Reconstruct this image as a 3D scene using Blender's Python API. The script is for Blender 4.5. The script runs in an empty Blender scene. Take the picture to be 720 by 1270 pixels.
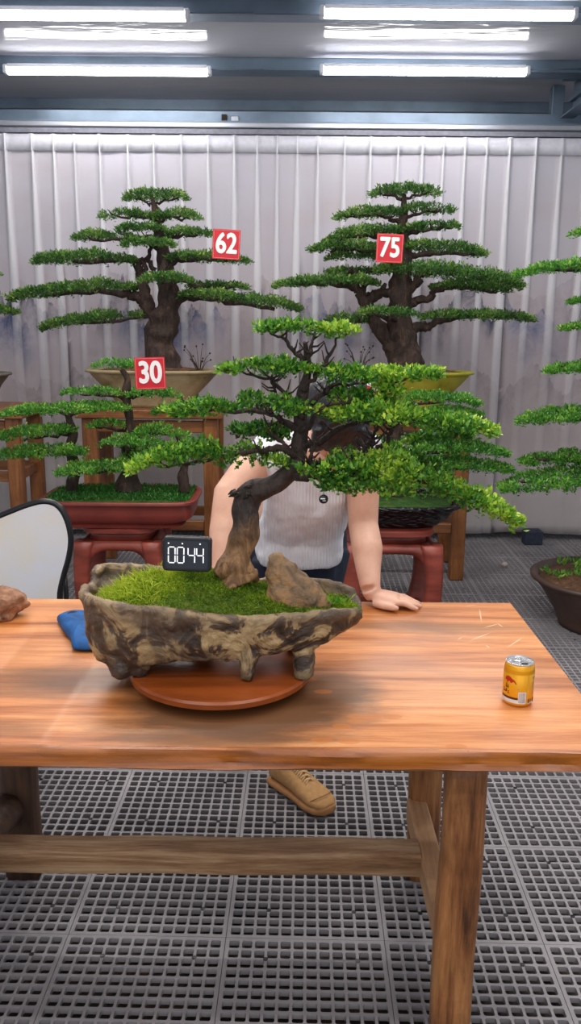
import bpy, math, random
import numpy as np
from mathutils import Vector, noise
random.seed(7); rng = np.random.default_rng(11)
PI = math.pi
# ------------------------------------------------------------ camera, world, lights, exposure
sc = bpy.context.scene
C = sc.collection
F, PITCH, ROLL, CH = 1040.0, math.radians(12.75), math.radians(.5), 1.52
cam_d = bpy.data.cameras.new('camera'); cam = bpy.data.objects.new('camera', cam_d); C.objects.link(cam)
cam_d.sensor_fit = 'VERTICAL'; cam_d.sensor_height = 36.0; cam_d.lens = F * 36.0 / 1270.0
cam_d.clip_start = .05; cam_d.clip_end = 60
cam.location = (0, 0, CH)
from mathutils import Matrix
cam.rotation_euler = (Matrix.Rotation(PI/2 - PITCH, 3, 'X') @ Matrix.Rotation(ROLL, 3, 'Z')).to_euler()
sc.camera = cam
sc.view_settings.view_transform = 'Standard'; sc.view_settings.look = 'None'
sc.view_settings.gamma = 1; sc.view_settings.use_curve_mapping = False
sc.view_settings.exposure = 0.16
w = bpy.data.worlds.new('world'); sc.world = w; w.use_nodes = True
bg = w.node_tree.nodes['Background']; bg.inputs[0].default_value = (.86, .92, 1.0, 1); bg.inputs[1].default_value = .55
def area(name, loc, sx, sy, power, col=(1, .97, .93), rot=(0, 0, 0)):
    l = bpy.data.lights.new(name, 'AREA'); l.shape = 'RECTANGLE'; l.size = sx; l.size_y = sy
    l.energy = power; l.color = col
    o = bpy.data.objects.new(name, l); C.objects.link(o); o.location = loc; o.rotation_euler = rot
    return o
# the ceiling tubes nearer the camera than the two rows in the picture
for yy in (3.55, 2.6, 1.65, .7, -.3, -1.3):
    for xx in (-.95, .88):
        area('ceiling_tube_light', (xx, yy, 2.98), 1.2, .07, 20 if yy > 3 else 11.5)
# the open daylight side of the shed behind the camera
area('daylight_opening', (0, -3.4, 1.9), 5.0, 2.2, 24, (.95, .98, 1.0), (math.radians(85), 0, 0))

def P(px, py, Y):
    u, v = px - 360, 635 - py
    c, s = math.cos(ROLL), math.sin(ROLL); u, v = c*u - s*v, s*u + c*v
    d = Vector((u/F, math.cos(PITCH) + v/F*math.sin(PITCH), -math.sin(PITCH) + v/F*math.cos(PITCH)))
    return d * (Y / d.y) + Vector((0, 0, CH))
def PZ(px, py, Z):
    a = P(px, py, 1.0) - Vector((0, 0, CH))
    return a * ((Z - CH) / a.z) + Vector((0, 0, CH))
def mpp(Y, z=1.2):
    return (Y*math.cos(PITCH) + (CH - z)*math.sin(PITCH)) / F

# ------------------------------------------------------------ materials
MATS = {}
class NT:
    def __init__(s, name):
        s.m = bpy.data.materials.new(name); s.m.use_nodes = True; s.t = s.m.node_tree
        s.b = s.t.nodes['Principled BSDF']; s.o = s.t.nodes['Material Output']; MATS[name] = s.m
    def n(s, ty, **k):
        x = s.t.nodes.new(ty)
        for a, b in k.items():
            if a.startswith('i_'):
                key = a[2:].replace('_', ' ')
                x.inputs[int(key) if key.isdigit() else key].default_value = b
            else: setattr(x, a, b)
        return x
    def l(s, a, b): s.t.links.new(a, b)
    def coord(s, scale=(1, 1, 1), rot=(0, 0, 0), loc=(0, 0, 0)):
        g = s.n('ShaderNodeNewGeometry'); m = s.n('ShaderNodeMapping'); s.l(g.outputs['Position'], m.inputs[0])
        m.inputs['Scale'].default_value = scale; m.inputs['Rotation'].default_value = rot; m.inputs['Location'].default_value = loc
        return m.outputs[0]
    def noise(s, co, scale, detail=4, rough=.55, dist=0):
        x = s.n('ShaderNodeTexNoise'); x.inputs['Scale'].default_value = scale; x.inputs['Detail'].default_value = detail
        x.inputs['Roughness'].default_value = rough; x.inputs['Distortion'].default_value = dist
        if co is not None: s.l(co, x.inputs['Vector'])
        return x.outputs[0]
    def ramp(s, fac, stops):
        r = s.n('ShaderNodeValToRGB'); e = r.color_ramp.elements
        while len(e) < len(stops): e.new(.5)
        for i, (p, c) in enumerate(stops):
            e[i].position = p; e[i].color = (c[0], c[1], c[2], 1) if not isinstance(c, (int, float)) else (c, c, c, 1)
        s.l(fac, r.inputs[0]); return r.outputs[0]
    def mix(s, fac, a, b, mode='MIX'):
        x = s.n('ShaderNodeMix', data_type='RGBA', blend_type=mode)
        for val, inp in ((fac, x.inputs[0]), (a, x.inputs[6]), (b, x.inputs[7])):
            if hasattr(val, 'links'): s.l(val, inp)
            elif isinstance(val, (int, float)): inp.default_value = val
            else: inp.default_value = (val[0], val[1], val[2], 1)
        return x.outputs[2]
    def math(s, op, a, b=0.0, c=0.0):
        x = s.n('ShaderNodeMath', operation=op)
        for i, v in enumerate((a, b, c)):
            if hasattr(v, 'links'): s.l(v, x.inputs[i])
            else: x.inputs[i].default_value = v
        return x.outputs[0]
    def bump(s, h, strength=.3, dist=.01):
        b = s.n('ShaderNodeBump'); b.inputs['Strength'].default_value = strength; b.inputs['Distance'].default_value = dist
        s.l(h, b.inputs['Height']); s.l(b.outputs[0], s.b.inputs['Normal'])
    def col(s, c):
        if hasattr(c, 'links'): s.l(c, s.b.inputs['Base Color'])
        else: s.b.inputs['Base Color'].default_value = (c[0], c[1], c[2], 1)
    def rough(s, r):
        if hasattr(r, 'links'): s.l(r, s.b.inputs['Roughness'])
        else: s.b.inputs['Roughness'].default_value = r
def srgb(r, g, b):
    f = lambda v: (v/255/12.92) if v/255 <= .04045 else ((v/255+.055)/1.055)**2.4
    return (f(r), f(g), f(b))
def plain(name, c, r=.5, metal=0, var=.12, bscale=40, bstr=.1, spec=.5):
    n = NT(name); co = n.coord(); z = n.noise(co, bscale, 5)
    dark = tuple(v*(1-var*2) for v in c); lite = tuple(min(1, v*(1+var)) for v in c)
    n.col(n.ramp(z, [(.3, dark), (.7, lite)])); n.rough(r); n.b.inputs['Metallic'].default_value = metal
    n.b.inputs['Specular IOR Level'].default_value = spec
    if bstr: n.bump(n.noise(co, bscale*3, 3), bstr, .004)
    return n.m

# wood of the big table: grain runs along x
def wood(name, stops, scale=(1.2, 14, 14), rough=(.25, .5), stain=None, rot=(0, 0, 0), bstr=.15, knots=True, clear=0.0):
    n = NT(name); co = n.coord(scale, rot)
    a = n.noise(co, 1.6, 7, .62, .6)
    fine = n.noise(n.coord(tuple(v*4 for v in scale), rot), 2.0, 4, .7)
    f = n.math('ADD', n.math('MULTIPLY', a, .75), n.math('MULTIPLY', fine, .25))
    c = n.ramp(f, stops)
    blot = n.noise(n.coord((1.6, 3.4, 3.4), rot), 1.5, 5, .6, .8)
    c = n.mix(n.math('MULTIPLY', n.ramp(blot, [(.45, 0.0), (.72, 1.0)]), .55), c, stops[0][1])
    if stain: c = stain(n, c)
    n.col(c)
    n.rough(n.ramp(blot, [(.3, rough[1]), (.7, rough[0])]))
    n.b.inputs['Coat Weight'].default_value = clear; n.b.inputs['Coat Roughness'].default_value = .25
    n.bump(f, bstr, .006)
    return n.m
def blob_mask(n, cx, cy, rx, ry, soft=.5, wob=.35):
    """soft wet patch of its own outline on the table top"""
    co = n.coord((1/rx, 1/ry, 0), (0, 0, 0), (-cx/rx, -cy/ry, 0))
    ln = n.n('ShaderNodeVectorMath', operation='LENGTH'); n.l(co, ln.inputs[0])
    d = n.math('ADD', ln.outputs['Value'], n.math('MULTIPLY', n.math('SUBTRACT', n.noise(n.coord((6, 22, 6)), 1.2, 5, .65), .5), wob*2.2))
    r = n.ramp(n.math('MULTIPLY', d, .8), [(max(0, 1-soft)*.9, 1.0), (.85, 0.0)])
    return r
def table_stain(n, c):
    for cx, cy, rx, ry, s in ((-.10, 1.50, .30, .14, .95), (.08, 1.60, .12, .12, .8), (-.38, 1.66, .34, .07, .7), (-.60, 1.60, .28, .05, .5), (.33, 1.98, .34, .045, .5), (-.62, 1.43, .2, .05, .5), (-.16, 1.40, .22, .05, .6)):
        m = n.math('MULTIPLY', blob_mask(n, cx, cy, rx, ry), s)
        c = n.mix(m, c, srgb(92, 58, 32))
    for cx, cy in ((.04, 1.66), (.07, 1.60), (.13, 1.49), (.16, 1.485), (.2, 1.49), (.06, 1.395), (.11, 1.39), (.30, 1.375), (.1, 1.45), (.13, 1.47)):
        m = blob_mask(n, cx, cy, .019, .010, .2, .3)
        c = n.mix(n.math('MULTIPLY', m, .55), c, srgb(186, 104, 30))
    for a, e, f_, h_ in ((594, 754, 597, 773), (581, 795, 609, 784), (598, 779, 620, 773), (627, 804, 650, 789), (602, 800, 607, 804), (567, 793, 573, 790), (616, 773, 624, 778), (575, 752, 592, 750)):
        p, q = PZ(a, e, .78), PZ(f_, h_, .78); mc = (p+q)/2; L2 = (q-p).length/2
        g = n.n('ShaderNodeNewGeometry'); mp = n.n('ShaderNodeMapping', vector_type='TEXTURE'); n.l(g.outputs['Position'], mp.inputs[0])
        mp.inputs['Location'].default_value = (mc.x, mc.y, .78); mp.inputs['Rotation'].default_value = (0, 0, math.atan2(q.y-p.y, q.x-p.x)); mp.inputs['Scale'].default_value = (L2, .0022, .1)
        ln = n.n('ShaderNodeVectorMath', operation='LENGTH'); n.l(mp.outputs[0], ln.inputs[0])
        m = n.ramp(ln.outputs['Value'], [(.4, .6), (1.0, 0.0)]); c = n.mix(m, c, srgb(246, 214, 184))
    return c
T_OR = [(.30, srgb(116, 60, 26)), (.42, srgb(182, 106, 50)), (.54, srgb(212, 140, 84)), (.75, srgb(232, 170, 114))]
m_table = wood('table_top_wood', T_OR, (.9, 13, 13), (.3, .5), table_stain, clear=.08)
m_edge = wood('table_edge_wood', [(.3, srgb(70, 36, 12)), (.45, srgb(140, 74, 22)), (.6, srgb(180, 102, 30)), (.8, srgb(196, 126, 52))], (1.3, 20, 26), (.2, .35), clear=.5)
m_legw = wood('table_leg_wood', [(.34, srgb(70, 40, 22)), (.45, srgb(134, 82, 44)), (.57, srgb(178, 120, 70)), (.75, srgb(204, 156, 106))], (16, 16, 1.3), (.35, .6))
m_rail = wood('rail_wood', [(.32, srgb(92, 60, 38)), (.45, srgb(156, 114, 78)), (.57, srgb(198, 160, 122)), (.8, srgb(216, 186, 154))], (1.2, 16, 16), (.5, .75))
m_raily = wood('side_rail_wood', [(.28, srgb(140, 98, 66)), (.45, srgb(198, 150, 108)), (.6, srgb(214, 170, 128)), (.8, srgb(224, 188, 150))], (16, 1.2, 16), (.5, .75))
m_dleg = wood('dark_leg_wood', [(.28, srgb(40, 26, 20)), (.45, srgb(74, 50, 36)), (.6, srgb(100, 70, 50)), (.8, srgb(130, 100, 76))], (16, 16, 1.3), (.4, .7))
m_stand = wood('stand_wood', [(.28, srgb(74, 40, 20)), (.45, srgb(128, 76, 38)), (.6, srgb(160, 100, 52)), (.8, srgb(186, 128, 76))], (18, 18, 1.6), (.3, .5))
m_standh = wood('stand_wood_cross', [(.28, srgb(74, 40, 20)), (.45, srgb(124, 74, 40)), (.6, srgb(150, 96, 54)), (.8, srgb(180, 124, 78))], (1.6, 18, 18), (.3, .5))
m_turn = wood('turntable_wood', [(.25, srgb(96, 42, 14)), (.5, srgb(142, 68, 24)), (.8, srgb(170, 90, 36))], (2.0, 12, 12), (.28, .4), clear=.1, bstr=.05)
m_turn2 = plain('turntable_base_dark', srgb(62, 34, 22), .5)
m_redwood = NT('red_lacquered_stool')
_c = m_redwood.coord((4, 4, 12)); m_redwood.col(m_redwood.ramp(m_redwood.noise(_c, 1.5, 5), [(.3, srgb(104, 40, 30)), (.7, srgb(158, 72, 56))])); m_redwood.rough(.42); m_redwood = m_redwood.m

m_redpot = plain('red_clay_glaze', srgb(124, 48, 38), .4, var=.12, bscale=9)
m_darkpot = plain('dark_brown_clay', srgb(84, 62, 54), .45, var=.2, bscale=8)
m_greypot = plain('grey_clay', srgb(104, 100, 88), .6, var=.18, bscale=10)
def potmix(name, a, b, c):
    n = NT(name); co = n.coord((1, 1, 1.0)); z = n.noise(co, 7, 6, .65, .5)
    n.col(n.ramp(z, [(.3, a), (.5, b), (.72, c)])); n.rough(.55); n.bump(n.noise(co, 30, 4), .3, .005); return n.m
m_tanpot = potmix('weathered_tan_clay', srgb(104, 96, 56), srgb(158, 138, 104), srgb(178, 162, 128))
m_yelpot = potmix('mossy_yellow_clay', srgb(108, 104, 34), srgb(162, 156, 44), srgb(182, 172, 66))
m_plastic = NT('black_plastic_wrap'); _c = m_plastic.coord((1, 1, 1)); m_plastic.col((.012, .012, .014)); m_plastic.rough(.22)
_w = m_plastic.n('ShaderNodeTexWave'); _w.inputs['Scale'].default_value = 9; _w.inputs['Distortion'].default_value = 9; _w.inputs['Detail'].default_value = 3
m_plastic.l(m_plastic.coord((.5, .5, 3.5)), _w.inputs['Vector']); m_plastic.bump(_w.outputs[1], .9, .02); m_plastic = m_plastic.m

# soft gnarled root-shaped pot: dark brown with worn tan patches
n = NT('gnarled_pot_skin'); co = n.coord((1, 1, .8)); z = n.noise(co, 15, 8, .62, 1.2)
c = n.ramp(z, [(.38, srgb(36, 28, 24)), (.47, srgb(76, 60, 46)), (.52, srgb(168, 140, 98)), (.72, srgb(192, 168, 124))])
z2 = n.noise(n.coord((1, 1, .7)), 6, 4, .5, .6)
c = n.mix(n.ramp(z2, [(.48, 0.0), (.6, .85)]), c, srgb(78, 62, 50))
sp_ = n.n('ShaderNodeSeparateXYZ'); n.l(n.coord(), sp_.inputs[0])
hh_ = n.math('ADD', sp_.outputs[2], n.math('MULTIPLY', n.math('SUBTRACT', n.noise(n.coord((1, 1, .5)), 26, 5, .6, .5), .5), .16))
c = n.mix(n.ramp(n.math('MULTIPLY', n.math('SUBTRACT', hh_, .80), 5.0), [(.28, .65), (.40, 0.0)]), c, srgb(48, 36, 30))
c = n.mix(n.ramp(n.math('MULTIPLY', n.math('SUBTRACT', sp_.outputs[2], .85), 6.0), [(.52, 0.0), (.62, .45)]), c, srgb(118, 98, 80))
n.col(c); n.rough(n.ramp(z, [(.3, .3), (.6, .6)]))
n.bump(n.math('ADD', n.math('MULTIPLY', z, 1.0), n.math('MULTIPLY', n.noise(co, 60, 4), .3)), .8, .014); m_gnarl = n.m
# bark
n = NT('dark_bark'); co = n.coord((1, 1, .35)); z = n.noise(co, 34, 7, .68, .8)
n.col(n.ramp(z, [(.32, srgb(24, 17, 15)), (.55, srgb(62, 44, 36)), (.75, srgb(104, 78, 64))])); n.rough(.8); n.bump(z, .9, .012); m_bark = n.m
n = NT('fine_dark_bark'); co = n.coord((1, 1, .6)); z = n.noise(co, 120, 6, .68, .5)
n.col(n.ramp(z, [(.32, srgb(22, 15, 13)), (.55, srgb(52, 36, 28)), (.78, srgb(96, 70, 52))])); n.rough(.8); n.bump(z, .9, .006); m_bark2 = n.m
# trunk of the tree on the table: smooth brown wood below, rough dark bark above
n = NT('worn_trunk_wood'); co = n.coord((1, 1, .3)); z = n.noise(co, 42, 7, .62, 1.6)
low = n.ramp(z, [(.3, srgb(66, 44, 28)), (.48, srgb(124, 88, 54)), (.7, srgb(168, 128, 86))])
zb = n.noise(n.coord((1, 1, .6)), 110, 6, .7)
up = n.ramp(zb, [(.32, srgb(22, 15, 12)), (.55, srgb(50, 34, 26)), (.78, srgb(88, 64, 48))])
sep = n.n('ShaderNodeSeparateXYZ'); n.l(n.coord(), sep.inputs[0])
hz = n.math('ADD', sep.outputs[2], n.math('MULTIPLY', n.noise(n.coord(), 22, 3), .10))
n.col(n.mix(n.ramp(n.math('MULTIPLY', n.math('SUBTRACT', hz, .98), 3.0), [(.45, 0.0), (.62, 1.0)]), low, up))
n.rough(.55); n.bump(n.math('ADD', z, n.math('MULTIPLY', zb, .4)), .8, .008); m_trunk = n.m

def leafmat(name, stops, trans=.22, rough=.42):
    n = NT(name); a = n.n('ShaderNodeAttribute', attribute_name='tint')
    c = n.ramp(a.outputs['Fac'], stops); n.col(c); n.rough(rough)
    n.b.inputs['Specular IOR Level'].default_value = .45
    tr = n.n('ShaderNodeBsdfTranslucent'); n.l(c, tr.inputs[0]); mx = n.n('ShaderNodeMixShader'); mx.inputs[0].default_value = trans
    n.l(n.b.outputs[0], mx.inputs[1]); n.l(tr.outputs[0], mx.inputs[2]); n.l(mx.outputs[0], n.o.inputs[0]); return n.m
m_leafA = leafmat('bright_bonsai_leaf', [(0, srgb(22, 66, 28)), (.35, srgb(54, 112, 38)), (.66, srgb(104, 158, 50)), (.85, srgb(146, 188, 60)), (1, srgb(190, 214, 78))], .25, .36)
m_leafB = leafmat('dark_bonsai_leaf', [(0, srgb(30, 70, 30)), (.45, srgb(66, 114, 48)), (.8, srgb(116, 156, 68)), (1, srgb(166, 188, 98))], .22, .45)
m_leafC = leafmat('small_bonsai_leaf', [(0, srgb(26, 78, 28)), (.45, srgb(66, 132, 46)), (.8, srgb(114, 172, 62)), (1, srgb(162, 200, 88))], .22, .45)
m_moss = leafmat('moss_blade', [(0, srgb(78, 108, 24)), (.45, srgb(134, 164, 32)), (.8, srgb(182, 200, 48)), (1, srgb(214, 212, 92))], .3, .7)
n = NT('moss_ground'); co = n.coord(); n.col(n.ramp(n.noise(co, 60, 5), [(.3, srgb(50, 62, 18)), (.55, srgb(86, 112, 26)), (.75, srgb(120, 108, 44))])); n.rough(.9); n.bump(n.noise(co, 200, 4), .8, .005); m_mossg = n.m
n = NT('dark_moss'); co = n.coord(); n.col(n.ramp(n.noise(co, 26, 6, .7), [(.3, srgb(24, 50, 16)), (.52, srgb(52, 92, 26)), (.7, srgb(90, 92, 40))])); n.rough(.9); n.bump(n.noise(co, 90, 4), .8, .01); m_dmoss = n.m
n = NT('potting_soil'); co = n.coord(); n.col(n.ramp(n.noise(co, 40, 6, .7), [(.3, srgb(50, 36, 28)), (.55, srgb(108, 74, 50)), (.75, srgb(150, 112, 70))])); n.rough(.95); n.bump(n.noise(co, 110, 4), .9, .012); m_soil = n.m
n = NT('weathered_rock'); co = n.coord(); z = n.noise(co, 26, 7, .65, .6)
n.col(n.ramp(z, [(.3, srgb(82, 66, 52)), (.5, srgb(132, 104, 76)), (.62, srgb(158, 116, 70)), (.8, srgb(128, 114, 100))])); n.rough(.75); n.bump(n.noise(co, 60, 6), .9, .008); m_rock = n.m
n = NT('brown_rock'); co = n.coord(); z = n.noise(co, 24, 7, .65, 1.0)
n.col(n.ramp(z, [(.3, srgb(88, 58, 40)), (.5, srgb(146, 102, 74)), (.7, srgb(178, 134, 104))])); n.rough(.7); n.bump(n.noise(co, 60, 6), .8, .008); m_rock2 = n.m

# skin, cloth
n = NT('skin'); co = n.coord(); n.col(n.ramp(n.noise(co, 16, 4), [(.3, srgb(206, 154, 130)), (.7, srgb(226, 180, 156))])); n.rough(.55)
n.b.inputs['Subsurface Weight'].default_value = .12; n.b.inputs['Subsurface Radius'].default_value = (.01, .004, .002); m_skin = n.m
n = NT('white_ribbed_knit'); n.col(srgb(226, 226, 232)); n.rough(.85)
wv = n.n('ShaderNodeTexWave'); wv.inputs['Scale'].default_value = 34; wv.inputs['Distortion'].default_value = 2.2; wv.inputs['Detail'].default_value = 2; wv.inputs['Detail Scale'].default_value = .6
n.l(n.coord((1, .25, .22)), wv.inputs['Vector']); n.bump(n.math('ADD', n.math('MULTIPLY', wv.outputs[1], .35), n.noise(n.coord((1.4, 1, .8)), 9, 2)), .55, .012); m_shirt = n.m
m_navy = plain('navy_trouser_cloth', srgb(30, 36, 56), .85, var=.2)
n = NT('black_hair'); co = n.coord((1, 1, .2)); n.col(n.ramp(n.noise(co, 90, 3), [(.3, srgb(14, 12, 16)), (.7, srgb(40, 36, 44))])); n.rough(.4); n.bump(n.noise(co, 140, 3), .6, .006); m_hair = n.m
m_shoe = plain('tan_suede', srgb(190, 142, 88), .75, var=.1, bscale=60)
m_sole = plain('gum_sole', srgb(178, 124, 74), .6, var=.08)
m_lace = plain('tan_lace', srgb(222, 182, 130), .8)
m_blue = plain('blue_cloth', srgb(14, 84, 148), .75, var=.2, bscale=30, bstr=.3)
m_black = plain('black_plastic', srgb(26, 26, 30), .35, var=.1)
m_screen = plain('timer_screen', srgb(44, 46, 56), .12, var=.02, bstr=0)
m_white = plain('white_plastic', srgb(232, 232, 240), .55, var=.03, bstr=0)
m_red = plain('red_card', srgb(206, 18, 38), .45, var=.04, bstr=0)
m_wpaint = plain('white_paint', srgb(245, 240, 238), .5, var=.02, bstr=0)
m_steel = plain('grey_blue_steel', srgb(112, 128, 146), .4, .35, var=.12, bscale=5, bstr=.05)
m_rail_al = plain('aluminium_rail', srgb(186, 188, 198), .3, .6, var=.04, bscale=6, bstr=0)
n = NT('led_tube'); n.b.inputs['Emission Color'].default_value = (1, .985, .96, 1); n.b.inputs['Emission Strength'].default_value = 28.0; m_led = n.m
n = NT('timer_digit'); n.col(srgb(235, 235, 245)); n.b.inputs['Emission Color'].default_value = (.95, .95, 1, 1); n.b.inputs['Emission Strength'].default_value = .55; m_digit = n.m
# can
m_gold = plain('gold_lacquered_can', srgb(236, 168, 26), .3, .35, var=.06, bscale=20, bstr=0)
m_gold2 = plain('pale_gold_band', srgb(228, 180, 70), .3, .4, var=.04, bstr=0)
m_alu = plain('bare_aluminium', srgb(214, 214, 218), .25, .8, var=.05, bstr=0)
m_cred = plain('can_red_ink', srgb(196, 34, 28), .35, bstr=0)
m_cbrown = plain('can_brown_ink', srgb(82, 36, 24), .4, bstr=0)
m_cwhite = plain('can_white_ink', srgb(226, 222, 220), .4, bstr=0)
m_cgrey = plain('can_grey_ink', srgb(140, 134, 138), .4, bstr=0)
# ceiling sheet: glossy, slightly rippled
n = NT('glossy_ceiling_sheet'); n.col(srgb(196, 196, 206)); n.rough(.05); n.b.inputs['Specular IOR Level'].default_value = .04
n.bump(n.noise(n.coord((1.0, 7, 1)), 3.2, 3, .5), .12, .02); m_ceil = n.m
m_wall = plain('cream_wall_panel', srgb(190, 188, 190), .6, var=.04, bscale=3, bstr=0)
# floor tiles and what lies beneath
n = NT('grey_plastic_grating'); co = n.coord(); z = n.noise(co, 3.0, 6, .6)
n.col(n.ramp(z, [(.3, srgb(132, 128, 132)), (.65, srgb(160, 154, 156))])); n.rough(.5); n.bump(n.noise(co, 90, 3), .1, .002); m_grate = n.m
n = NT('dirty_slab'); co = n.coord(); z = n.noise(co, 5, 8, .7)
n.col(n.ramp(z, [(.35, srgb(34, 30, 32)), (.55, srgb(62, 54, 52)), (.68, srgb(104, 72, 52)), (.8, srgb(92, 88, 90))])); n.rough(.7); n.bump(n.noise(co, 60, 5), .5, .01); m_slab = n.m
# curtain: sheer white cloth printed with an ink-wash of hills
n = NT('printed_sheer_curtain')
g = n.n('ShaderNodeNewGeometry'); sep = n.n('ShaderNodeSeparateXYZ'); n.l(g.outputs['Position'], sep.inputs[0]); X, Z = sep.outputs[0], sep.outputs[2]
c = n.ramp(n.math('MULTIPLY', Z, 1/2.7), [(0, srgb(216, 208, 206)), (.3, srgb(216, 202, 203)), (.52, srgb(212, 200, 206)), (.70, srgb(214, 207, 216)), (1, srgb(222, 218, 228))])
def hills(c, base, amp, fx, seed, ink, depth, strength, gate):
    r = n.noise(n.coord((fx, 0, 0), (0, 0, 0), (seed, 0, 0)), 1.0, 7, .62)
    rid = n.math('ADD', n.math('MULTIPLY', n.math('SUBTRACT', r, .5), amp), base)
    dd = n.math('MULTIPLY', n.math('SUBTRACT', rid, Z), 1/depth)
    top = n.math('GREATER_THAN', dd, 0.0)
    fall = n.ramp(dd, [(0, 1.0), (1, 0.0)])
    tex = n.ramp(n.noise(n.coord((3, 0, 2.2), (0, .3, 0), (seed*2, 0, 0)), 2.6, 7, .72, .6), [(.42, 0.0), (.62, 1.0)])
    gt = n.ramp(n.noise(n.coord((1.1, 0, .5), (0, 0, 0), (seed*3, 0, 0)), 1.0, 2), [(gate, 0.0), (gate+.1, 1.0)])
    m = n.math('MULTIPLY', n.math('MULTIPLY', top, fall), n.math('MULTIPLY', gt, n.math('ADD', n.math('MULTIPLY', tex, .7), .3)))
    return n.mix(n.math('MULTIPLY', m, strength), c, ink)
c = hills(c, 1.75, 1.1, 1.3, 3.1, srgb(166, 150, 154), .8, .5, .38)
c = hills(c, 1.55, 1.3, 2.1, 8.3, srgb(78, 98, 150), .36, 1.0, .46)
c = hills(c, 1.62, 1.6, 3.1, 14.9, srgb(62, 66, 96), .26, 1.0, .40)
c = hills(c, 1.15, 1.2, 2.4, 23.7, srgb(140, 126, 132), .5, .55, .44)
w2 = n.ramp(n.noise(n.coord((.9, 0, 2.4)), 1.6, 5), [(.45, 0.0), (.8, .35)])
c = n.mix(w2, c, srgb(206, 186, 180))
pl = n.n('ShaderNodeAttribute', attribute_name='fold')
c = n.mix(n.math('MULTIPLY', pl.outputs['Fac'], .8), c, srgb(250, 248, 252))
n.col(c); n.rough(.9); n.b.inputs['Specular IOR Level'].default_value = .1
tr = n.n('ShaderNodeBsdfTranslucent'); n.l(c, tr.inputs[0]); mx = n.n('ShaderNodeMixShader'); mx.inputs[0].default_value = .25
n.l(n.b.outputs[0], mx.inputs[1]); n.l(tr.outputs[0], mx.inputs[2]); n.l(mx.outputs[0], n.o.inputs[0]); m_curt = n.m

# ------------------------------------------------------------ object helpers
W = {}
def mk(name, verts, faces, mat, parent=None, smooth=True, attrs=None, kind=None, label=None):
    """verts in world space; stored relative to the parent thing's base"""
    o0 = W.get(parent, Vector((0, 0, 0)))
    v = np.array([tuple(a) for a in verts] if not isinstance(verts, np.ndarray) else verts, dtype=float) - np.array(o0)
    me = bpy.data.meshes.new(name); me.from_pydata(v.tolist(), [], [list(map(int, f)) for f in faces])
    me.materials.append(mat)
    if smooth: me.polygons.foreach_set('use_smooth', [True]*len(me.polygons))
    me.update()
    o = bpy.data.objects.new(name, me); C.objects.link(o)
    if parent: o.parent = parent
    W[o] = o0
    if attrs:
        for k, (dom, val) in attrs.items():
            a = me.attributes.new(k, 'FLOAT', dom); a.data.foreach_set('value', np.asarray(val, dtype=np.float32))
    if kind: o['kind'] = kind
    if label: o['label'] = label
    return o
def solo(name, verts, faces, mat, base, smooth=True):
    """a thing of one mesh, its origin put at its base"""
    v = np.array([tuple(a) for a in verts], dtype=float) - np.array(base)
    o = mk(name, v, faces, mat, None, smooth); o.location = base; W[o] = Vector(base); return o
def tag(o, label, cat, group=None, kind=None):
    if label: o['label'] = label
    if cat: o['category'] = cat
    if group: o['group'] = group
    if kind: o['kind'] = kind
    return o
def thing(name, label, cat, loc, group=None):
    o = bpy.data.objects.new(name, None); C.objects.link(o); o.location = loc; o.empty_display_size = .05
    W[o] = Vector(loc); return tag(o, label, cat, group)
def copy_tree(o, parent=None):
    c = o.copy(); C.objects.link(c); c.parent = parent
    for ch in list(o.children): copy_tree(ch, c)
    return c
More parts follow.
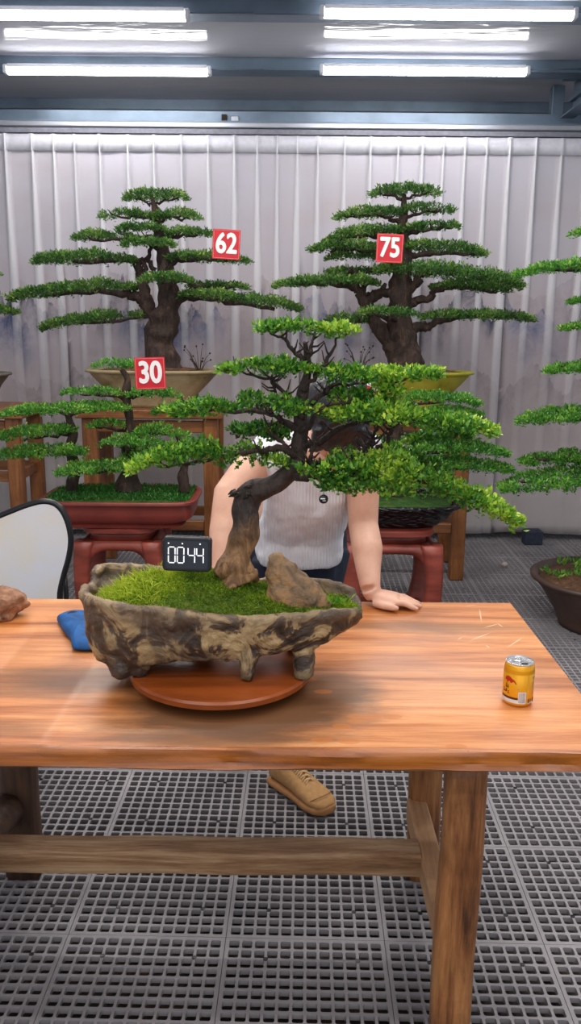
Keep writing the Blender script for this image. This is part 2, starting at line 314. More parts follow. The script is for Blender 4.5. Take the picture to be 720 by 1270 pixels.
class B:
    def __init__(s): s.v = []; s.f = []
    def add(s, v, f):
        k = len(s.v); s.v += [Vector(a) for a in v]; s.f += [tuple(i+k for i in q) for q in f]; return s
    def box(s, c, size, bev=0.0, rz=0.0, rx=0.0):
        x, y, z = (a/2 for a in size); b = min(bev, x*.9, y*.9, z*.9); vs = []; fs = []
        if b <= 0:
            vs = [Vector((i*x, j*y, k*z)) for i in (-1, 1) for j in (-1, 1) for k in (-1, 1)]
            fs = [(0, 1, 3, 2), (4, 6, 7, 5), (0, 4, 5, 1), (2, 3, 7, 6), (0, 2, 6, 4), (1, 5, 7, 3)]
        else:
            idx = {}
            for i in (-1, 1):
                for j in (-1, 1):
                    for k in (-1, 1):
                        for ax, p in enumerate(((x, y-b, z-b), (x-b, y, z-b), (x-b, y-b, z))):
                            idx[(i, j, k, ax)] = len(vs); vs.append(Vector((i*p[0], j*p[1], k*p[2])))
            I = lambda i, j, k, a: idx[(i, j, k, a)]
            for i in (-1, 1):
                fs.append([I(i, -1, -1, 0), I(i, 1, -1, 0), I(i, 1, 1, 0), I(i, -1, 1, 0)][::i])
                fs.append([I(-1, i, -1, 1), I(-1, i, 1, 1), I(1, i, 1, 1), I(1, i, -1, 1)][::i])
                fs.append([I(-1, -1, i, 2), I(1, -1, i, 2), I(1, 1, i, 2), I(-1, 1, i, 2)][::i])
                for j in (-1, 1):
                    s1 = i*j
                    fs.append([I(i, j, -1, 0), I(i, j, -1, 1), I(i, j, 1, 1), I(i, j, 1, 0)][::s1])
                    fs.append([I(i, -1, j, 0), I(i, 1, j, 0), I(i, 1, j, 2), I(i, -1, j, 2)][::s1])
                    fs.append([I(-1, i, j, 1), I(-1, i, j, 2), I(1, i, j, 2), I(1, i, j, 1)][::s1])
                    for k in (-1, 1):
                        fs.append([I(i, j, k, 0), I(i, j, k, 1), I(i, j, k, 2)][::i*j*k])
        cz, sz = math.cos(rz), math.sin(rz); cx, sx = math.cos(rx), math.sin(rx); out = []
        for v in vs:
            v = Vector((v.x, cx*v.y - sx*v.z, sx*v.y + cx*v.z)); v = Vector((cz*v.x - sz*v.y, sz*v.x + cz*v.y, v.z)); out.append(v + Vector(c))
        return s.add(out, fs)
    def tube(s, pts, rad, seg=8, wob=0.0, wf=8.0, flat=1.0, cap=True):
        pts = [Vector(p) for p in pts]; n = len(pts)
        if not hasattr(rad, '__len__'): rad = [rad]*n
        vs = []; fs = []; ref = None
        for i, p in enumerate(pts):
            t = (pts[min(i+1, n-1)] - pts[max(i-1, 0)]).normalized()
            if ref is None: ref = Vector((0, 1, 0)) if abs(t.y) < .9 else Vector((1, 0, 0))
            a = (ref - t*ref.dot(t)); a = a.normalized() if a.length > 1e-6 else t.orthogonal().normalized(); ref = a; b = t.cross(a)
            for k in range(seg):
                an = 2*PI*k/seg; d = a*math.cos(an)*flat + b*math.sin(an); r = rad[i]
                if wob: r *= 1 + wob*noise.noise((p + d*r)*wf)
                vs.append(p + d*r)
        for i in range(n-1):
            for k in range(seg):
                fs.append((i*seg+k, i*seg+(k+1) % seg, (i+1)*seg+(k+1) % seg, (i+1)*seg+k))
        if cap:
            vs += [pts[0], pts[-1]]; a, b = len(vs)-2, len(vs)-1
            for k in range(seg): fs.append((a, (k+1) % seg, k)); fs.append((b, (n-1)*seg+k, (n-1)*seg+(k+1) % seg))
        return s.add(vs, fs)
    def loft(s, rings, seg=24, p=2.0):
        """rings: (centre, half-width vector, half-depth vector)"""
        vs = []; fs = []; n = len(rings)
        for c, u, v in rings:
            c, u, v = Vector(c), Vector(u), Vector(v)
            for k in range(seg):
                a = 2*PI*k/seg; x, y = math.cos(a), math.sin(a)
                x = math.copysign(abs(x)**(2/p), x); y = math.copysign(abs(y)**(2/p), y)
                vs.append(c + u*x + v*y)
        for i in range(n-1):
            for k in range(seg): fs.append((i*seg+k, i*seg+(k+1) % seg, (i+1)*seg+(k+1) % seg, (i+1)*seg+k))
        fs.append(tuple(range(seg))[::-1]); fs.append(tuple((n-1)*seg+k for k in range(seg)))
        return s.add(vs, fs)
    def ball(s, c, r, seg=16, wob=0, wf=10, seed=0):
        r = (r, r, r) if not hasattr(r, '__len__') else r; vs = []; fs = []; m = seg//2; c = Vector(c)
        for i in range(1, m):
            th = PI*i/m
            for k in range(seg):
                a = 2*PI*k/seg; vs.append(Vector((math.sin(th)*math.cos(a), math.sin(th)*math.sin(a), math.cos(th))))
        vs += [Vector((0, 0, 1)), Vector((0, 0, -1))]
        for i in range(m-2):
            for k in range(seg): fs.append((i*seg+k, (i+1)*seg+k, (i+1)*seg+(k+1) % seg, i*seg+(k+1) % seg))
        t, b = len(vs)-2, len(vs)-1
        for k in range(seg): fs.append((t, k, (k+1) % seg)); fs.append((b, (m-2)*seg+(k+1) % seg, (m-2)*seg+k))
        out = []
        for v in vs:
            q = 1 + (wob*noise.noise(v*wf + Vector((seed, seed*2, 0))) if wob else 0)
            out.append(c + Vector((v.x*r[0], v.y*r[1], v.z*r[2]))*q)
        return s.add(out, fs)
    def lathe(s, c, prof, seg=40, sx=1.0, sy=1.0, p=2.0):
        """prof: (radius, z) pairs"""
        c = Vector(c); vs = []; fs = []; n = len(prof)
        for r, z in prof:
            for k in range(seg):
                a = 2*PI*k/seg; x, y = math.cos(a), math.sin(a)
                x = math.copysign(abs(x)**(2/p), x); y = math.copysign(abs(y)**(2/p), y)
                vs.append(c + Vector((r*x*sx, r*y*sy, z)))
        for i in range(n-1):
            for k in range(seg): fs.append((i*seg+k, i*seg+(k+1) % seg, (i+1)*seg+(k+1) % seg, (i+1)*seg+k))
        if prof[0][0] > 1e-5: fs.append(tuple(range(seg))[::-1])
        if prof[-1][0] > 1e-5: fs.append(tuple((n-1)*seg+k for k in range(seg)))
        return s.add(vs, fs)
    def prism(s, poly, y0, y1):
        """poly in (x, z), extruded along y"""
        n = len(poly); v = [Vector((x, y0, z)) for x, z in poly] + [Vector((x, y1, z)) for x, z in poly]
        f = [tuple(range(n)), tuple(range(n, 2*n))[::-1]] + [(i, i+n, (i+1) % n+n, (i+1) % n) for i in range(n)]
        return s.add(v, f)
    def go(s, name, mat, parent=None, smooth=True, **k): return mk(name, s.v, s.f, mat, parent, smooth, **k)
    def thing(s, name, mat, base, smooth=True): return solo(name, s.v, s.f, mat, base, smooth)
def sub(o, lv=1):
    m = o.modifiers.new('s', 'SUBSURF'); m.levels = lv; m.render_levels = lv; return o
def edge(o, a=35):
    m = o.modifiers.new('e', 'EDGE_SPLIT'); m.split_angle = math.radians(a); return o
def remesh(o, size, smooth=4, disp=None):
    m = o.modifiers.new('r', 'REMESH'); m.mode = 'VOXEL'; m.voxel_size = size; m.use_smooth_shade = True
    if smooth: q = o.modifiers.new('sm', 'SMOOTH'); q.iterations = smooth; q.factor = .5
    if disp:
        for sz, st, dep in disp:
            t = bpy.data.textures.new('lumps', 'CLOUDS'); t.noise_scale = sz; t.noise_depth = dep
            d = o.modifiers.new('d', 'DISPLACE'); d.texture = t; d.strength = st; d.mid_level = .5; d.texture_coords = 'LOCAL'
    return o
def cr(pts, n=6):
    """smooth curve through points (any dimension, as tuples)"""
    p = [np.array(tuple(a), float) for a in pts]; out = []
    for i in range(len(p)-1):
        a, b, c, d = p[max(i-1, 0)], p[i], p[i+1], p[min(i+2, len(p)-1)]
        for k in range(n):
            t = k/n; out.append(.5*((2*b) + (-a+c)*t + (2*a-5*b+4*c-d)*t*t + (-a+3*b-3*c+d)*t**3))
    out.append(p[-1]); return out
def text_mesh(s, size, mat, parent, name, centre, right, up, off=.012, depth=.001, sx=1.0):
    cu = bpy.data.curves.new('t', 'FONT'); cu.body = s; cu.size = size; cu.align_x = 'CENTER'; cu.align_y = 'CENTER'; cu.extrude = depth
    t = bpy.data.objects.new('t', cu); C.objects.link(t); dg = bpy.context.evaluated_depsgraph_get()
    me = bpy.data.meshes.new_from_object(t.evaluated_get(dg)); bpy.data.objects.remove(t)
    right, up = Vector(right).normalized(), Vector(up).normalized(); nn = right.cross(up)
    base = [Vector(centre) + right*v.co.x*sx + up*v.co.y + nn*v.co.z for v in me.vertices]; f0 = [tuple(p.vertices) for p in me.polygons]; vs = []; fs = []
    for k in range(8):
        a = k*PI/4; sh = (right*math.cos(a) + up*math.sin(a))*off*size + nn*k*.00004; m0 = len(vs); vs += [v + sh for v in base]; fs += [tuple(i+m0 for i in f) for f in f0]
    bpy.data.meshes.remove(me)
    return mk(name, vs, fs, mat, parent, False)

# ------------------------------------------------------------ foliage
def leaves(name, pos, axis, L, Wd, K, mat, parent, tint, spread=.9, droop=0.0):
    """K folded leaves around every sprig position"""
    N = len(pos); pos = np.repeat(pos, K, 0); ax = np.repeat(axis, K, 0); M = N*K
    rnd = rng.normal(size=(M, 3)); d = ax + spread*rnd/np.linalg.norm(rnd, axis=1, keepdims=True)
    d /= np.linalg.norm(d, axis=1, keepdims=True) + 1e-9
    r2 = rng.normal(size=(M, 3)); sd = np.cross(d, r2); sd /= np.linalg.norm(sd, axis=1, keepdims=True) + 1e-9
    nn = np.cross(sd, d); Ls = (L*rng.uniform(.65, 1.2, M))[:, None]; Wl = Ls/L*Wd
    base = pos + rng.normal(size=(M, 3))*L*.25
    v = np.empty((M, 4, 3)); v[:, 0] = base; v[:, 1] = base + d*Ls*.5 + sd*Wl*.5 + nn*Wl*.15; v[:, 2] = base + d*Ls - nn*Ls*droop; v[:, 3] = base + d*Ls*.5 - sd*Wl*.5 + nn*Wl*.15
    tn = np.clip(np.repeat(tint, K) + rng.normal(size=M)*.16, 0, 1)
    o0 = np.array(W.get(parent, Vector((0, 0, 0)))); v = v.reshape(-1, 3) - o0
    me = bpy.data.meshes.new(name); me.vertices.add(M*4); me.vertices.foreach_set('co', v.ravel())
    me.loops.add(M*4); me.loops.foreach_set('vertex_index', np.arange(M*4, dtype=np.int32))
    me.polygons.add(M); me.polygons.foreach_set('loop_start', np.arange(0, M*4, 4, dtype=np.int32)); me.polygons.foreach_set('loop_total', np.full(M, 4, dtype=np.int32))
    me.update(calc_edges=True); a = me.attributes.new('tint', 'FLOAT', 'FACE'); a.data.foreach_set('value', tn.astype(np.float32))
    me.materials.append(mat); o = bpy.data.objects.new(name, me); C.objects.link(o); o.parent = parent; W[o] = Vector(o0); return o
def pad(parent, spine, Y, D, L, mat, dens=1.0, up=.8, tint=.45, K=6, tiptint=.25, yslope=0.0, Wr=.42, la=1.0):
    """spine: (px, py, half height px); Y distance; D half depth in metres"""
    s = np.array(cr([(p[0], p[1], p[2]) for p in spine], 10))
    pts = []
    for i, (a, b, h) in enumerate(s):
        yy = Y + yslope*i/(len(s)-1); q = P(a, b, yy); pts.append((q.x, q.y, q.z, h*mpp(yy, q.z)))
    pts = np.array(pts); seg = np.linalg.norm(np.diff(pts[:, :3], axis=0), axis=1); cum = np.concatenate([[0], np.cumsum(seg)]); ln = cum[-1]
    N = int(dens*ln*(2*D)/(L*L)*2.6) + 30
    t = rng.uniform(0, ln, N); q = np.array([np.interp(t, cum, pts[:, j]) for j in range(4)]).T
    tt = t/ln*2-1; plan = np.clip(1-np.abs(tt)**2.6, 0.03, 1)**.5
    v = rng.uniform(-1, 1, N); v = np.sign(v)*np.abs(v)**.8
    hh = q[:, 3]*np.sqrt(np.clip(1-.85*v*v, 0, 1))
    lump = np.array([noise.noise(Vector((a*1.1/L*.16, b*1.1/L*.16, Y*7))) for a, b in zip(q[:, 0], v*D)])
    keep = lump > -.30/la
    t, q, tt, plan, v, hh, lump = [g[keep] for g in (t, q, tt, plan, v, hh, lump)]; N = len(t)
    e = rng.beta(2.2, 1.2, N)*2-1
    z = q[:, 2] + hh*e*(1 + .25*lump) + hh*.5*la*lump
    x = q[:, 0] + rng.normal(size=N)*L*.5; y = q[:, 1] + v*D*plan*(1+.3*lump)
    pos = np.stack([x, y, z], 1)
    ax = np.stack([tt**3*.9, v*.9, np.full(N, up) + e*.3], 1); ax /= np.linalg.norm(ax, axis=1, keepdims=True)
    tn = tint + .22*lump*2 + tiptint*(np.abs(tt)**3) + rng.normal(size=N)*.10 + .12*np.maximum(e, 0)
    return leaves('foliage_pad', pos, ax, L, L*Wr, K, mat, parent, tn)
def limb(parent, pts, r0, r1, mat=None, Y=None, name='branch', seg=7, wob=.5, wf=30, twigs=0, tl=.05, n=5, jit=0.0):
    """pts: (px, py[, dY]) at distance Y, thick end first; twigs rise from its outer half"""
    q = [tuple(P(p[0], p[1], Y + (p[2] if len(p) > 2 else 0))) for p in pts]; c = [Vector(a) for a in cr(q, n)]
    if jit:
        c = [c[0]] + [p + Vector((random.gauss(0, jit), random.gauss(0, jit), random.gauss(0, jit))) for p in c[1:]]
    m = len(c); b = B(); rad = [r0 + (r1-r0)*(i/(m-1))**.8 for i in range(m)]; b.tube(c, rad, seg, wob, wf)
    for k in range(twigs):
        i = random.randint(int(m*.25), m-1); p = c[i]; a = random.uniform(0, 2*PI)
        e = p + Vector((math.cos(a)*tl*.9, math.sin(a)*tl*.8, tl*random.uniform(.3, .9)))
        mid = (p+e)/2 + Vector((0, 0, -tl*.15)); b.tube([p, mid, e], [r1*.8+.0008, r1*.6+.0006, r1*.3+.0004], 4)
    return b.go(name, mat or m_bark, parent)
def soil_disc(parent, c, rx, ry, h, mat, name='soil', p=2.0):
    b = B(); b.lathe(c, [(1.0, -.02), (1.0, 0), (.7, h*.6), (.35, h), (0.001, h*1.1)], 36, rx, ry, p)
    return b.go(name, mat, parent)

# ------------------------------------------------------------ the room
YC = 5.88
ob = B(); ob.box((0, 3.6, -.07), (9, 9, .03)); o = ob.go('floor', m_slab, smooth=False, kind='structure')
def grate_tile():
    b = B(); S = .3985; n_ = 12; mrg = .0065; p_ = (S-2*mrg)/n_; hx = p_*.395; ch = .003; D = -.014
    for i in range(n_):
        for j in range(n_):
            x0 = mrg+i*p_; y0 = mrg+j*p_; x1 = x0+p_; y1 = y0+p_; cx, cy = (x0+x1)/2, (y0+y1)/2
            if i == 0: x0 = 0
            if j == 0: y0 = 0
            if i == n_-1: x1 = S
            if j == n_-1: y1 = S
            oc = [(-hx, -hx+ch), (-hx+ch, -hx), (hx-ch, -hx), (hx, -hx+ch), (hx, hx-ch), (hx-ch, hx), (-hx+ch, hx), (-hx, hx-ch)]
            k = len(b.v)
            b.v += [Vector((x0, y0, 0)), Vector((x1, y0, 0)), Vector((x1, y1, 0)), Vector((x0, y1, 0))]
            b.v += [Vector((cx+u, cy+v, 0)) for u, v in oc] + [Vector((cx+u, cy+v, D)) for u, v in oc]
            T = lambda m: k+4+m
            b.f += [(k, k+1, T(2), T(1)), (k+1, k+2, T(4), T(3)), (k+2, k+3, T(6), T(5)), (k+3, k, T(0), T(7)),
                    (k, T(1), T(0)), (k+1, T(3), T(2)), (k+2, T(5), T(4)), (k+3, T(7), T(6))]
            b.f += [(T(m), T((m+1) % 8), T((m+1) % 8)+8, T(m)+8) for m in range(8)]
    k = len(b.v); b.v += [Vector((0, 0, 0)), Vector((S, 0, 0)), Vector((S, S, 0)), Vector((0, S, 0)), Vector((0, 0, D)), Vector((S, 0, D)), Vector((S, S, D)), Vector((0, S, D))]
    b.f += [(k, k+4, k+5, k+1), (k+1, k+5, k+6, k+2), (k+2, k+6, k+7, k+3), (k+3, k+7, k+4, k)]
    nb = len(b.f)
    for i, j in ((2, 2), (9, 2), (2, 9), (9, 9)):      # raised black discs in place of peg holes, their shade painted in
        b.lathe((mrg+(i+.5)*p_+.5*p_, mrg+(j+.5)*p_+.5*p_, 0), [(.0062, .0), (.0062, .0012), (.001, .0012)], 10)
    return b, nb
b, nb = grate_tile(); TW = .40
o = b.go('floor', m_grate, smooth=False, kind='structure'); o.data.materials.append(m_black)
for p in o.data.polygons[nb:]: p.material_index = 1
ya = math.radians(-1.0)
g0 = Vector((-.567-.4*6*math.cos(ya), 1.84-.4*2-.4*6*math.sin(ya), 0)); o.location = g0; o.rotation_euler = (0, 0, ya)
for ax in (0, 1):
    m = o.modifiers.new('a', 'ARRAY'); m.use_relative_offset = False; m.use_constant_offset = True
    v = [0, 0, 0]; v[ax] = TW; m.constant_offset_displace = v; m.count = 15 if ax == 0 else 13

# back wall, ceiling, steelwork
b = B(); b.box((0, 6.95, 1.55), (9, .1, 3.2)); b.go('wall_back', m_wall, smooth=False, kind='structure')
b = B(); b.box((0, 2.6, 3.10), (9, 8.8, .04)); b.go('ceiling', m_ceil, smooth=False, kind='structure')
def beam_x(y, z, h, d, mat, name='trim', x0=-4.4, x1=4.4):
    b = B(); L_ = x1-x0; cx = (x0+x1)/2; t = .006
    b.box((cx, y, z-t/2), (L_, d, t)); b.box((cx, y-d/2+t/2, z-h/2), (L_, t, h)); b.box((cx, y, z-h+t/2), (L_, d, t))
    return b.go(name, mat, smooth=False, kind='structure')
k = 1
for yy, hh, dd in ((5.62, .07, .14), (4.66, .07, .12), (6.62, .07, .16), (3.7, .07, .12)):
    beam_x(yy, 3.08, hh, dd, m_steel, 'trim_%d' % k); k += 1
for x0_, side in ((2.28, 1),):
    b = B(); b.box((1.83, 3.9, 2.95), (.012, 4.1, .22)); b.box((1.79, 3.9, 3.07), (.09, 4.1, .01)); b.box((1.79, 3.9, 2.845), (.09, 4.1, .01)); b.box((1.82, 3.9, 2.95), (.05, 4.1, .02))
    b.go('trim_%d' % k, m_steel, smooth=False, kind='structure'); k += 1
b = B(); b.box((1.76, 6.1, 2.93), (.08, .08, .28), .004); b.go('trim_%d' % k, m_steel, smooth=False, kind='structure'); k += 1
# curtain rail and the fascia over it
r = thing('curtain_rail', 'long aluminium curtain rail running across the room above the white curtain', 'curtain rail', (0, YC, 2.74))
b = B(); b.box((0, YC, 2.765), (8.6, .05, .035), .006); b.go('track', m_rail_al, r, False)
b = B(); b.box((0, YC+.12, 2.835), (8.6, .012, .085)); b.box((0, YC+.07, 2.795), (8.6, .1, .01)); b.go('fascia', m_steel, r, False)
b = B(); b.box((-.46, YC+.10, 2.83), (.035, .02, .05), .003); b.go('bracket', m_bark2, r, False)
b = B(); b.box((-.39, YC+.1, 2.83), (.05, .012, .03), .003); b.go('bracket', m_rail_al, r, False)
b = B(); b.box((0, YC+.02, 2.725), (8.6, .09, .03)); b.go('valance_strip', plain('grey_strip', srgb(128, 128, 140), .5), r, False)
# curtain
def curtain():
    xs0 = []; fold = []; off = []; rel = []
    x = -4.3
    while x < 4.3:
        wv_ = .160*random.uniform(.78, 1.22); dp = random.uniform(.6, 1.25); ce = x + wv_*.8; hw = random.uniform(.75, 1.25)
        for t in (0.0, .3, .55): xs0.append(x + t*wv_); rel.append(0); off.append(.003*math.sin(t*9)); fold.append(0)
        for rr, d, f in ((-1.5, -.002, 0), (-1.0, -.020, .9), (-.4, -.032, 1), (.4, -.032, .95), (1.0, -.018, .6), (1.4, 0, 0)): xs0.append(ce); rel.append(rr*.019*hw); off.append(d*dp); fold.append(f)
        x += wv_
    xs0 = np.array(xs0); off = np.array(off); fold = np.array(fold); rel = np.array(rel); nz = 44; zs = np.linspace(.045, 2.700, nz); xs = xs0 + rel*.5
    V = []; A = []
    for zi, z in enumerate(zs):
        h = (2.70 - z)/2.66
        wd = .22 + .80*min(1, h/.36)**.9
        for j, x_ in enumerate(xs0):
            xx = x_ + rel[j]*wd + .012*noise.noise(Vector((x_*4, z*.9, 1)))*h
            wob = .03*noise.noise(Vector((x_*2.2, z*.7, 2))) * h + .010*noise.noise(Vector((x_*6, z*1.6, 5)))
            fade = 1 if h < .30 else max(.15 if h < .9 else 0, 1 - 2.4*(h-.30)*(1 + 1.1*noise.noise(Vector((x_*3.3, z*.5, 9)))))
            zz = z + (.02*noise.noise(Vector((x_*2.1, 0, 0))) if zi == 0 else 0)
            V.append((xx, YC + off[j]*(.12+.88*fade) + wob, zz)); A.append(fold[j]*fade)
    nx = len(xs); Fc = [(a*nx+c_, a*nx+c_+1, (a+1)*nx+c_+1, (a+1)*nx+c_) for a in range(nz-1) for c_ in range(nx-1)]
    r = thing('curtain', 'sheer white floor-length curtain printed with faint blue-grey ink hills', 'curtain', (0, YC, .04))
    o = mk('curtain_cloth', np.array(V), Fc, m_curt, r, attrs={'fold': ('POINT', A)})
    m = o.modifiers.new('t', 'SOLIDIFY'); m.thickness = .0015
    hb = B()
    z0 = 2.62
    nh = len(xs); hv = [Vector((x_, YC - .012 + o_*.4, z)) for z in (2.60, 2.705) for x_, o_ in zip(xs, off)]
    hb.add(hv, [(c_, c_+1, nh+c_+1, nh+c_) for c_ in range(nh-1)])
    h_ = hb.go('heading_tape', plain('heading_tape_cloth', srgb(214, 212, 222), .9, var=.04), r); m = h_.modifiers.new('t', 'SOLIDIFY'); m.thickness = .002
curtain()
# kerb behind the curtain foot and a dark block on it
b = B(); b.box((0, YC+.22, .04), (8.6, .12, .11), .01); b.go('baseboard_back', plain('kerb_grey', srgb(120, 116, 112), .8), smooth=False, kind='structure')
q = PZ(652, 668, 0)
b = B(); b.box((q.x, YC-.12, .05), (.13, .08, .10), .006); b.box((q.x, YC-.12, .103), (.10, .06, .008), .002)
tag(b.thing('foam_block', plain('dark_blue_foam', srgb(52, 58, 76), .8), (q.x, YC-.12, 0), False), 'small dark blue block on the floor at the foot of the curtain', 'block')

# ceiling lamps in view: batten with a glowing diffuser
def lamp():
    r = thing('ceiling_lamp', '', 'ceiling lamp', (0, 0, 2.975), 'white tube lamps under the ceiling')
    b = B(); b.box((0, 0, 3.008), (1.20, .05, .024), .004); b.go('housing', m_white, r, False)
    b = B(); b.lathe((0, 0, 0), [(.028, -.597), (.028, .597)], 20); v = [Vector((a.z, a.x, a.y*.8+2.985)) for a in b.v]
    mk('diffuser', v, b.f, m_led, r)
    for s_ in (-1, 1):
        b = B(); b.box((s_*.612, 0, 2.99), (.026, .06, .05), .006); b.go('end_cap', m_white, r, False)
    b = B(); b.tube([(.62, 0, 3.0), (.70, 0, 3.0), (.94, 0, 3.004)], .004, 6); b.go('cable', m_steel, r)
    return r
l0 = lamp()
for i, (px0, px1, py, lab) in enumerate(((10, 257, 88.5, 'glowing white tube lamp under the ceiling, left one of the row nearer the curtain'), (400, 652, 88.5, 'glowing white tube lamp under the ceiling, right one of the row nearer the curtain'),
        (-72, 228, 19, 'glowing white tube lamp at the top left of the picture'), (406, 705, 18, 'glowing white tube lamp at the top right of the picture'))):
    q = PZ((px0+px1)/2, py, 2.985); l = l0 if i == 0 else copy_tree(l0); l.location = (q.x, q.y, 2.975); l['label'] = lab

# ------------------------------------------------------------ the work table
TT = .78
r = thing('work_table', 'heavy solid wood work table with orange varnished top and log legs', 'table', (-.2, 1.76, 0))
x0, x1, y0, y1 = -1.02, .60, 1.36, 2.172
b = B(); nx = 60
# top slab with a live front edge
top = []; prof = [(0, 0), (-.006, -.004), (-.009, -.014), (-.006, -.028), (-.010, -.038), (.0, -.046)]
def fy(x, k): return .006*noise.noise(Vector((x*3, k*3.0, 0))) + .003*noise.noise(Vector((x*14, k*2.0, 3)))
V = []; xs_ = [x0 + (x1-x0)*i/nx for i in range(nx+1)]
for x_ in xs_:
    for k_, (dy, dz) in enumerate(prof): V.append(Vector((x_, y0 + .009 + dy + (fy(x_, k_) if k_ else .4*fy(x_, 0)), TT + dz)))
    V.append(Vector((x_, y1 + .3*fy(x_, 9), TT))); V.append(Vector((x_, y1, TT - .046)))
m_ = len(prof)+2; fF = []; fT = []
for i in range(nx):
    a = i*m_; c_ = (i+1)*m_
    for k_ in range(len(prof)-1): fF.append((a+k_, a+k_+1, c_+k_+1, c_+k_))
    fT.append((a, c_, c_+m_-2, a+m_-2)); fF.append((a+m_-2, c_+m_-2, c_+m_-1, a+m_-1)); fF.append((a+len(prof)-1, a+m_-1, c_+m_-1, c_+len(prof)-1))
e0 = tuple(list(range(len(prof))) + [m_-1, m_-2]); fF.append(e0[::-1]); fF.append(tuple(nx*m_+i for i in e0))
o = mk('table_top', V, fT + fF, m_table, r); o.data.materials.append(m_edge)
for p in o.data.polygons[len(fT):]: p.material_index = 1
edge(o, 40)
def log_leg(cx, cy, w_, mat, z1=TT-.046, bow=0.0, sy=.85):
    b = B(); rings = []
    for i in range(15):
        z = z1*i/14; s_ = 1 + .05*noise.noise(Vector((cx*9, z*4, 1))); ox = .006*noise.noise(Vector((z*3, cx, 4))) + bow*(i/14)
        rings.append(((cx+ox, cy, z), (w_/2*s_, 0, 0), (0, w_/2*sy*s_, 0)))
    b.loft(rings, 20, 3.0)
    return b.go('leg', mat, r)
q = P(578, 1000, 1.44); log_leg(q.x-.006, 1.455, .082, m_legw, bow=.004)
q = P(527, 990, 2.08); log_leg(q.x, 2.09, .088, m_legw)
q = P(24, 990, 2.08); log_leg(q.x, 2.09, .10, m_dleg)
log_leg(-.76, 1.455, .085, m_dleg)
b = B(); b.box((.352, 1.775, .215), (.052, .60, .07), .004); b.go('side_rail', m_raily, r, False)
b = B(); b.tube([(-.765, yy, .225+.012*math.sin(yy*14)) for yy in np.linspace(1.48, 2.07, 12)], .045, 14, .35, 9); b.go('side_rail', m_dleg, r)
b = B()
rings = [((x_, 1.845 + .003*noise.noise(Vector((x_*4, 0, 0))), .226 + .003*noise.noise(Vector((x_*5, 3, 0)))), (0, .034, 0), (0, 0, .031)) for x_ in np.linspace(-.73, .326, 24)]
b.loft(rings, 16, 26); o = b.go('long_rail', m_rail, r); edge(o, 30)
b = B(); b.box((-.2, 2.09, .71), (1.0, .03, .045), .003); b.go('apron', m_dleg, r, False)

# ------------------------------------------------------------ turntable, pot, tree on the table
fr = PZ(267, 890, TT); tc = Vector((fr.x-.003, 1.652, TT)); TR = .190
r = thing('turntable', 'round orange-brown wooden turntable under the gnarled bonsai pot', 'turntable', (tc.x, tc.y, TT))
b = B(); b.lathe((tc.x, tc.y, TT), [(.11, 0), (.115, .003), (.115, .014), (.10, .02)], 48); o = b.go('base', m_turn2, r); edge(o)
b = B(); b.lathe((tc.x, tc.y, TT), [(TR-.006, .0205), (TR, .024), (TR+.001, .034), (TR-.003, .0385), (TR-.012, .039), (.001, .039)], 72); o = b.go('disc', m_turn, r); edge(o)
ZD = TT + .039

bon = thing('potted_bonsai', 'large leaning bonsai in a gnarled root-shaped pot on the table, bright green', 'bonsai', (tc.x, tc.y, ZD))
YP = 1.655
# pot: outline worked out along its length
RL, RR = P(106, 735, YP), P(455, 760, YP)
def potsec():
    b = B(); n_ = 26; seg = 28
    # stations along x: (x, rim z, half depth, bottom z, lower half depth)
    st = [(112, 728, 750, .045), (117, 738, 800, .085), (128, 744, 826, .100), (148, 749, 836, .110), (170, 753, 837, .114), (185, 755, 834, .115), (215, 759, 829, .115), (250, 763, 827, .112), (285, 768, 824, .110),
          (320, 768, 819, .108), (350, 766, 815, .105), (385, 763, 812, .098), (405, 761, 800, .09), (425, 759, 787, .075), (441, 757, 775, .055), (448, 757, 768, .028)]
    rings = []
    for px, pr, pb, hd in st:
        yf = YP - hd
        top_ = P(px, pr, yf).z; bot = P(px, pb, YP - hd*.85).z; bot = max(bot, ZD + .006)
        x_ = P(px, (pr+pb)/2, YP).x*1.0
        rings.append((x_, top_, bot, hd))
    return rings
rg = potsec()
zr = [a[1] for a in rg]
b = B(); V = []; Fp = []; seg = 24
for x_, zt, zb_, hd in rg:
    prof = []
    # cross-section in (y, z): outer wall front -> bottom -> outer wall back -> rim -> inner
    h_ = zt - zb_; zt2 = zt + .012*(hd/.1)
    outer = [(-hd, zt), (-hd*1.03, zt-.012), (-hd*.98, zt-.3*h_), (-hd*.93, zt-.65*h_), (-hd*.80, zt-.93*h_), (-hd*.3, zb_), (0, zb_-.002), (hd*.3, zb_), (hd*.62, zt2-.92*h_), (hd*.84, zt2-.65*h_), (hd*.96, zt2-.3*h_), (hd*1.03, zt2-.012), (hd, zt2)]
    tk = min(.016, hd*.4)
    inner = [(hd-tk, zt2-.002), (hd-tk*1.2, zt2-.02*hd/.1), (0, zt-.03*hd/.1), (-(hd-tk*1.2), zt-.02*hd/.1), (-(hd-tk), zt-.002)]
    ring = outer + inner; V += [Vector((x_, YP + a, c_)) for a, c_ in ring]
mm = len(ring)
for i in range(len(rg)-1):
    for k_ in range(mm): Fp.append((i*mm+k_, i*mm+(k_+1) % mm, (i+1)*mm+(k_+1) % mm, (i+1)*mm+k_))
Fp.append(tuple(range(mm))[::-1]); Fp.append(tuple((len(rg)-1)*mm+k_ for k_ in range(mm)))
b.add(V, Fp)
def foot(px, py, w_, Yf, dz=.06, lean=0):
    q = P(px, py, Yf); z0 = ZD + .001
    b.tube([(q.x, Yf, z0), (q.x+lean*.2, Yf, z0+.012), (q.x+lean*.6, Yf+.006, z0+dz*.6), (q.x+lean, Yf+.015, z0+dz*1.3)], [w_*.8, w_, w_*1.1, w_*1.5], 14, .5, 25)
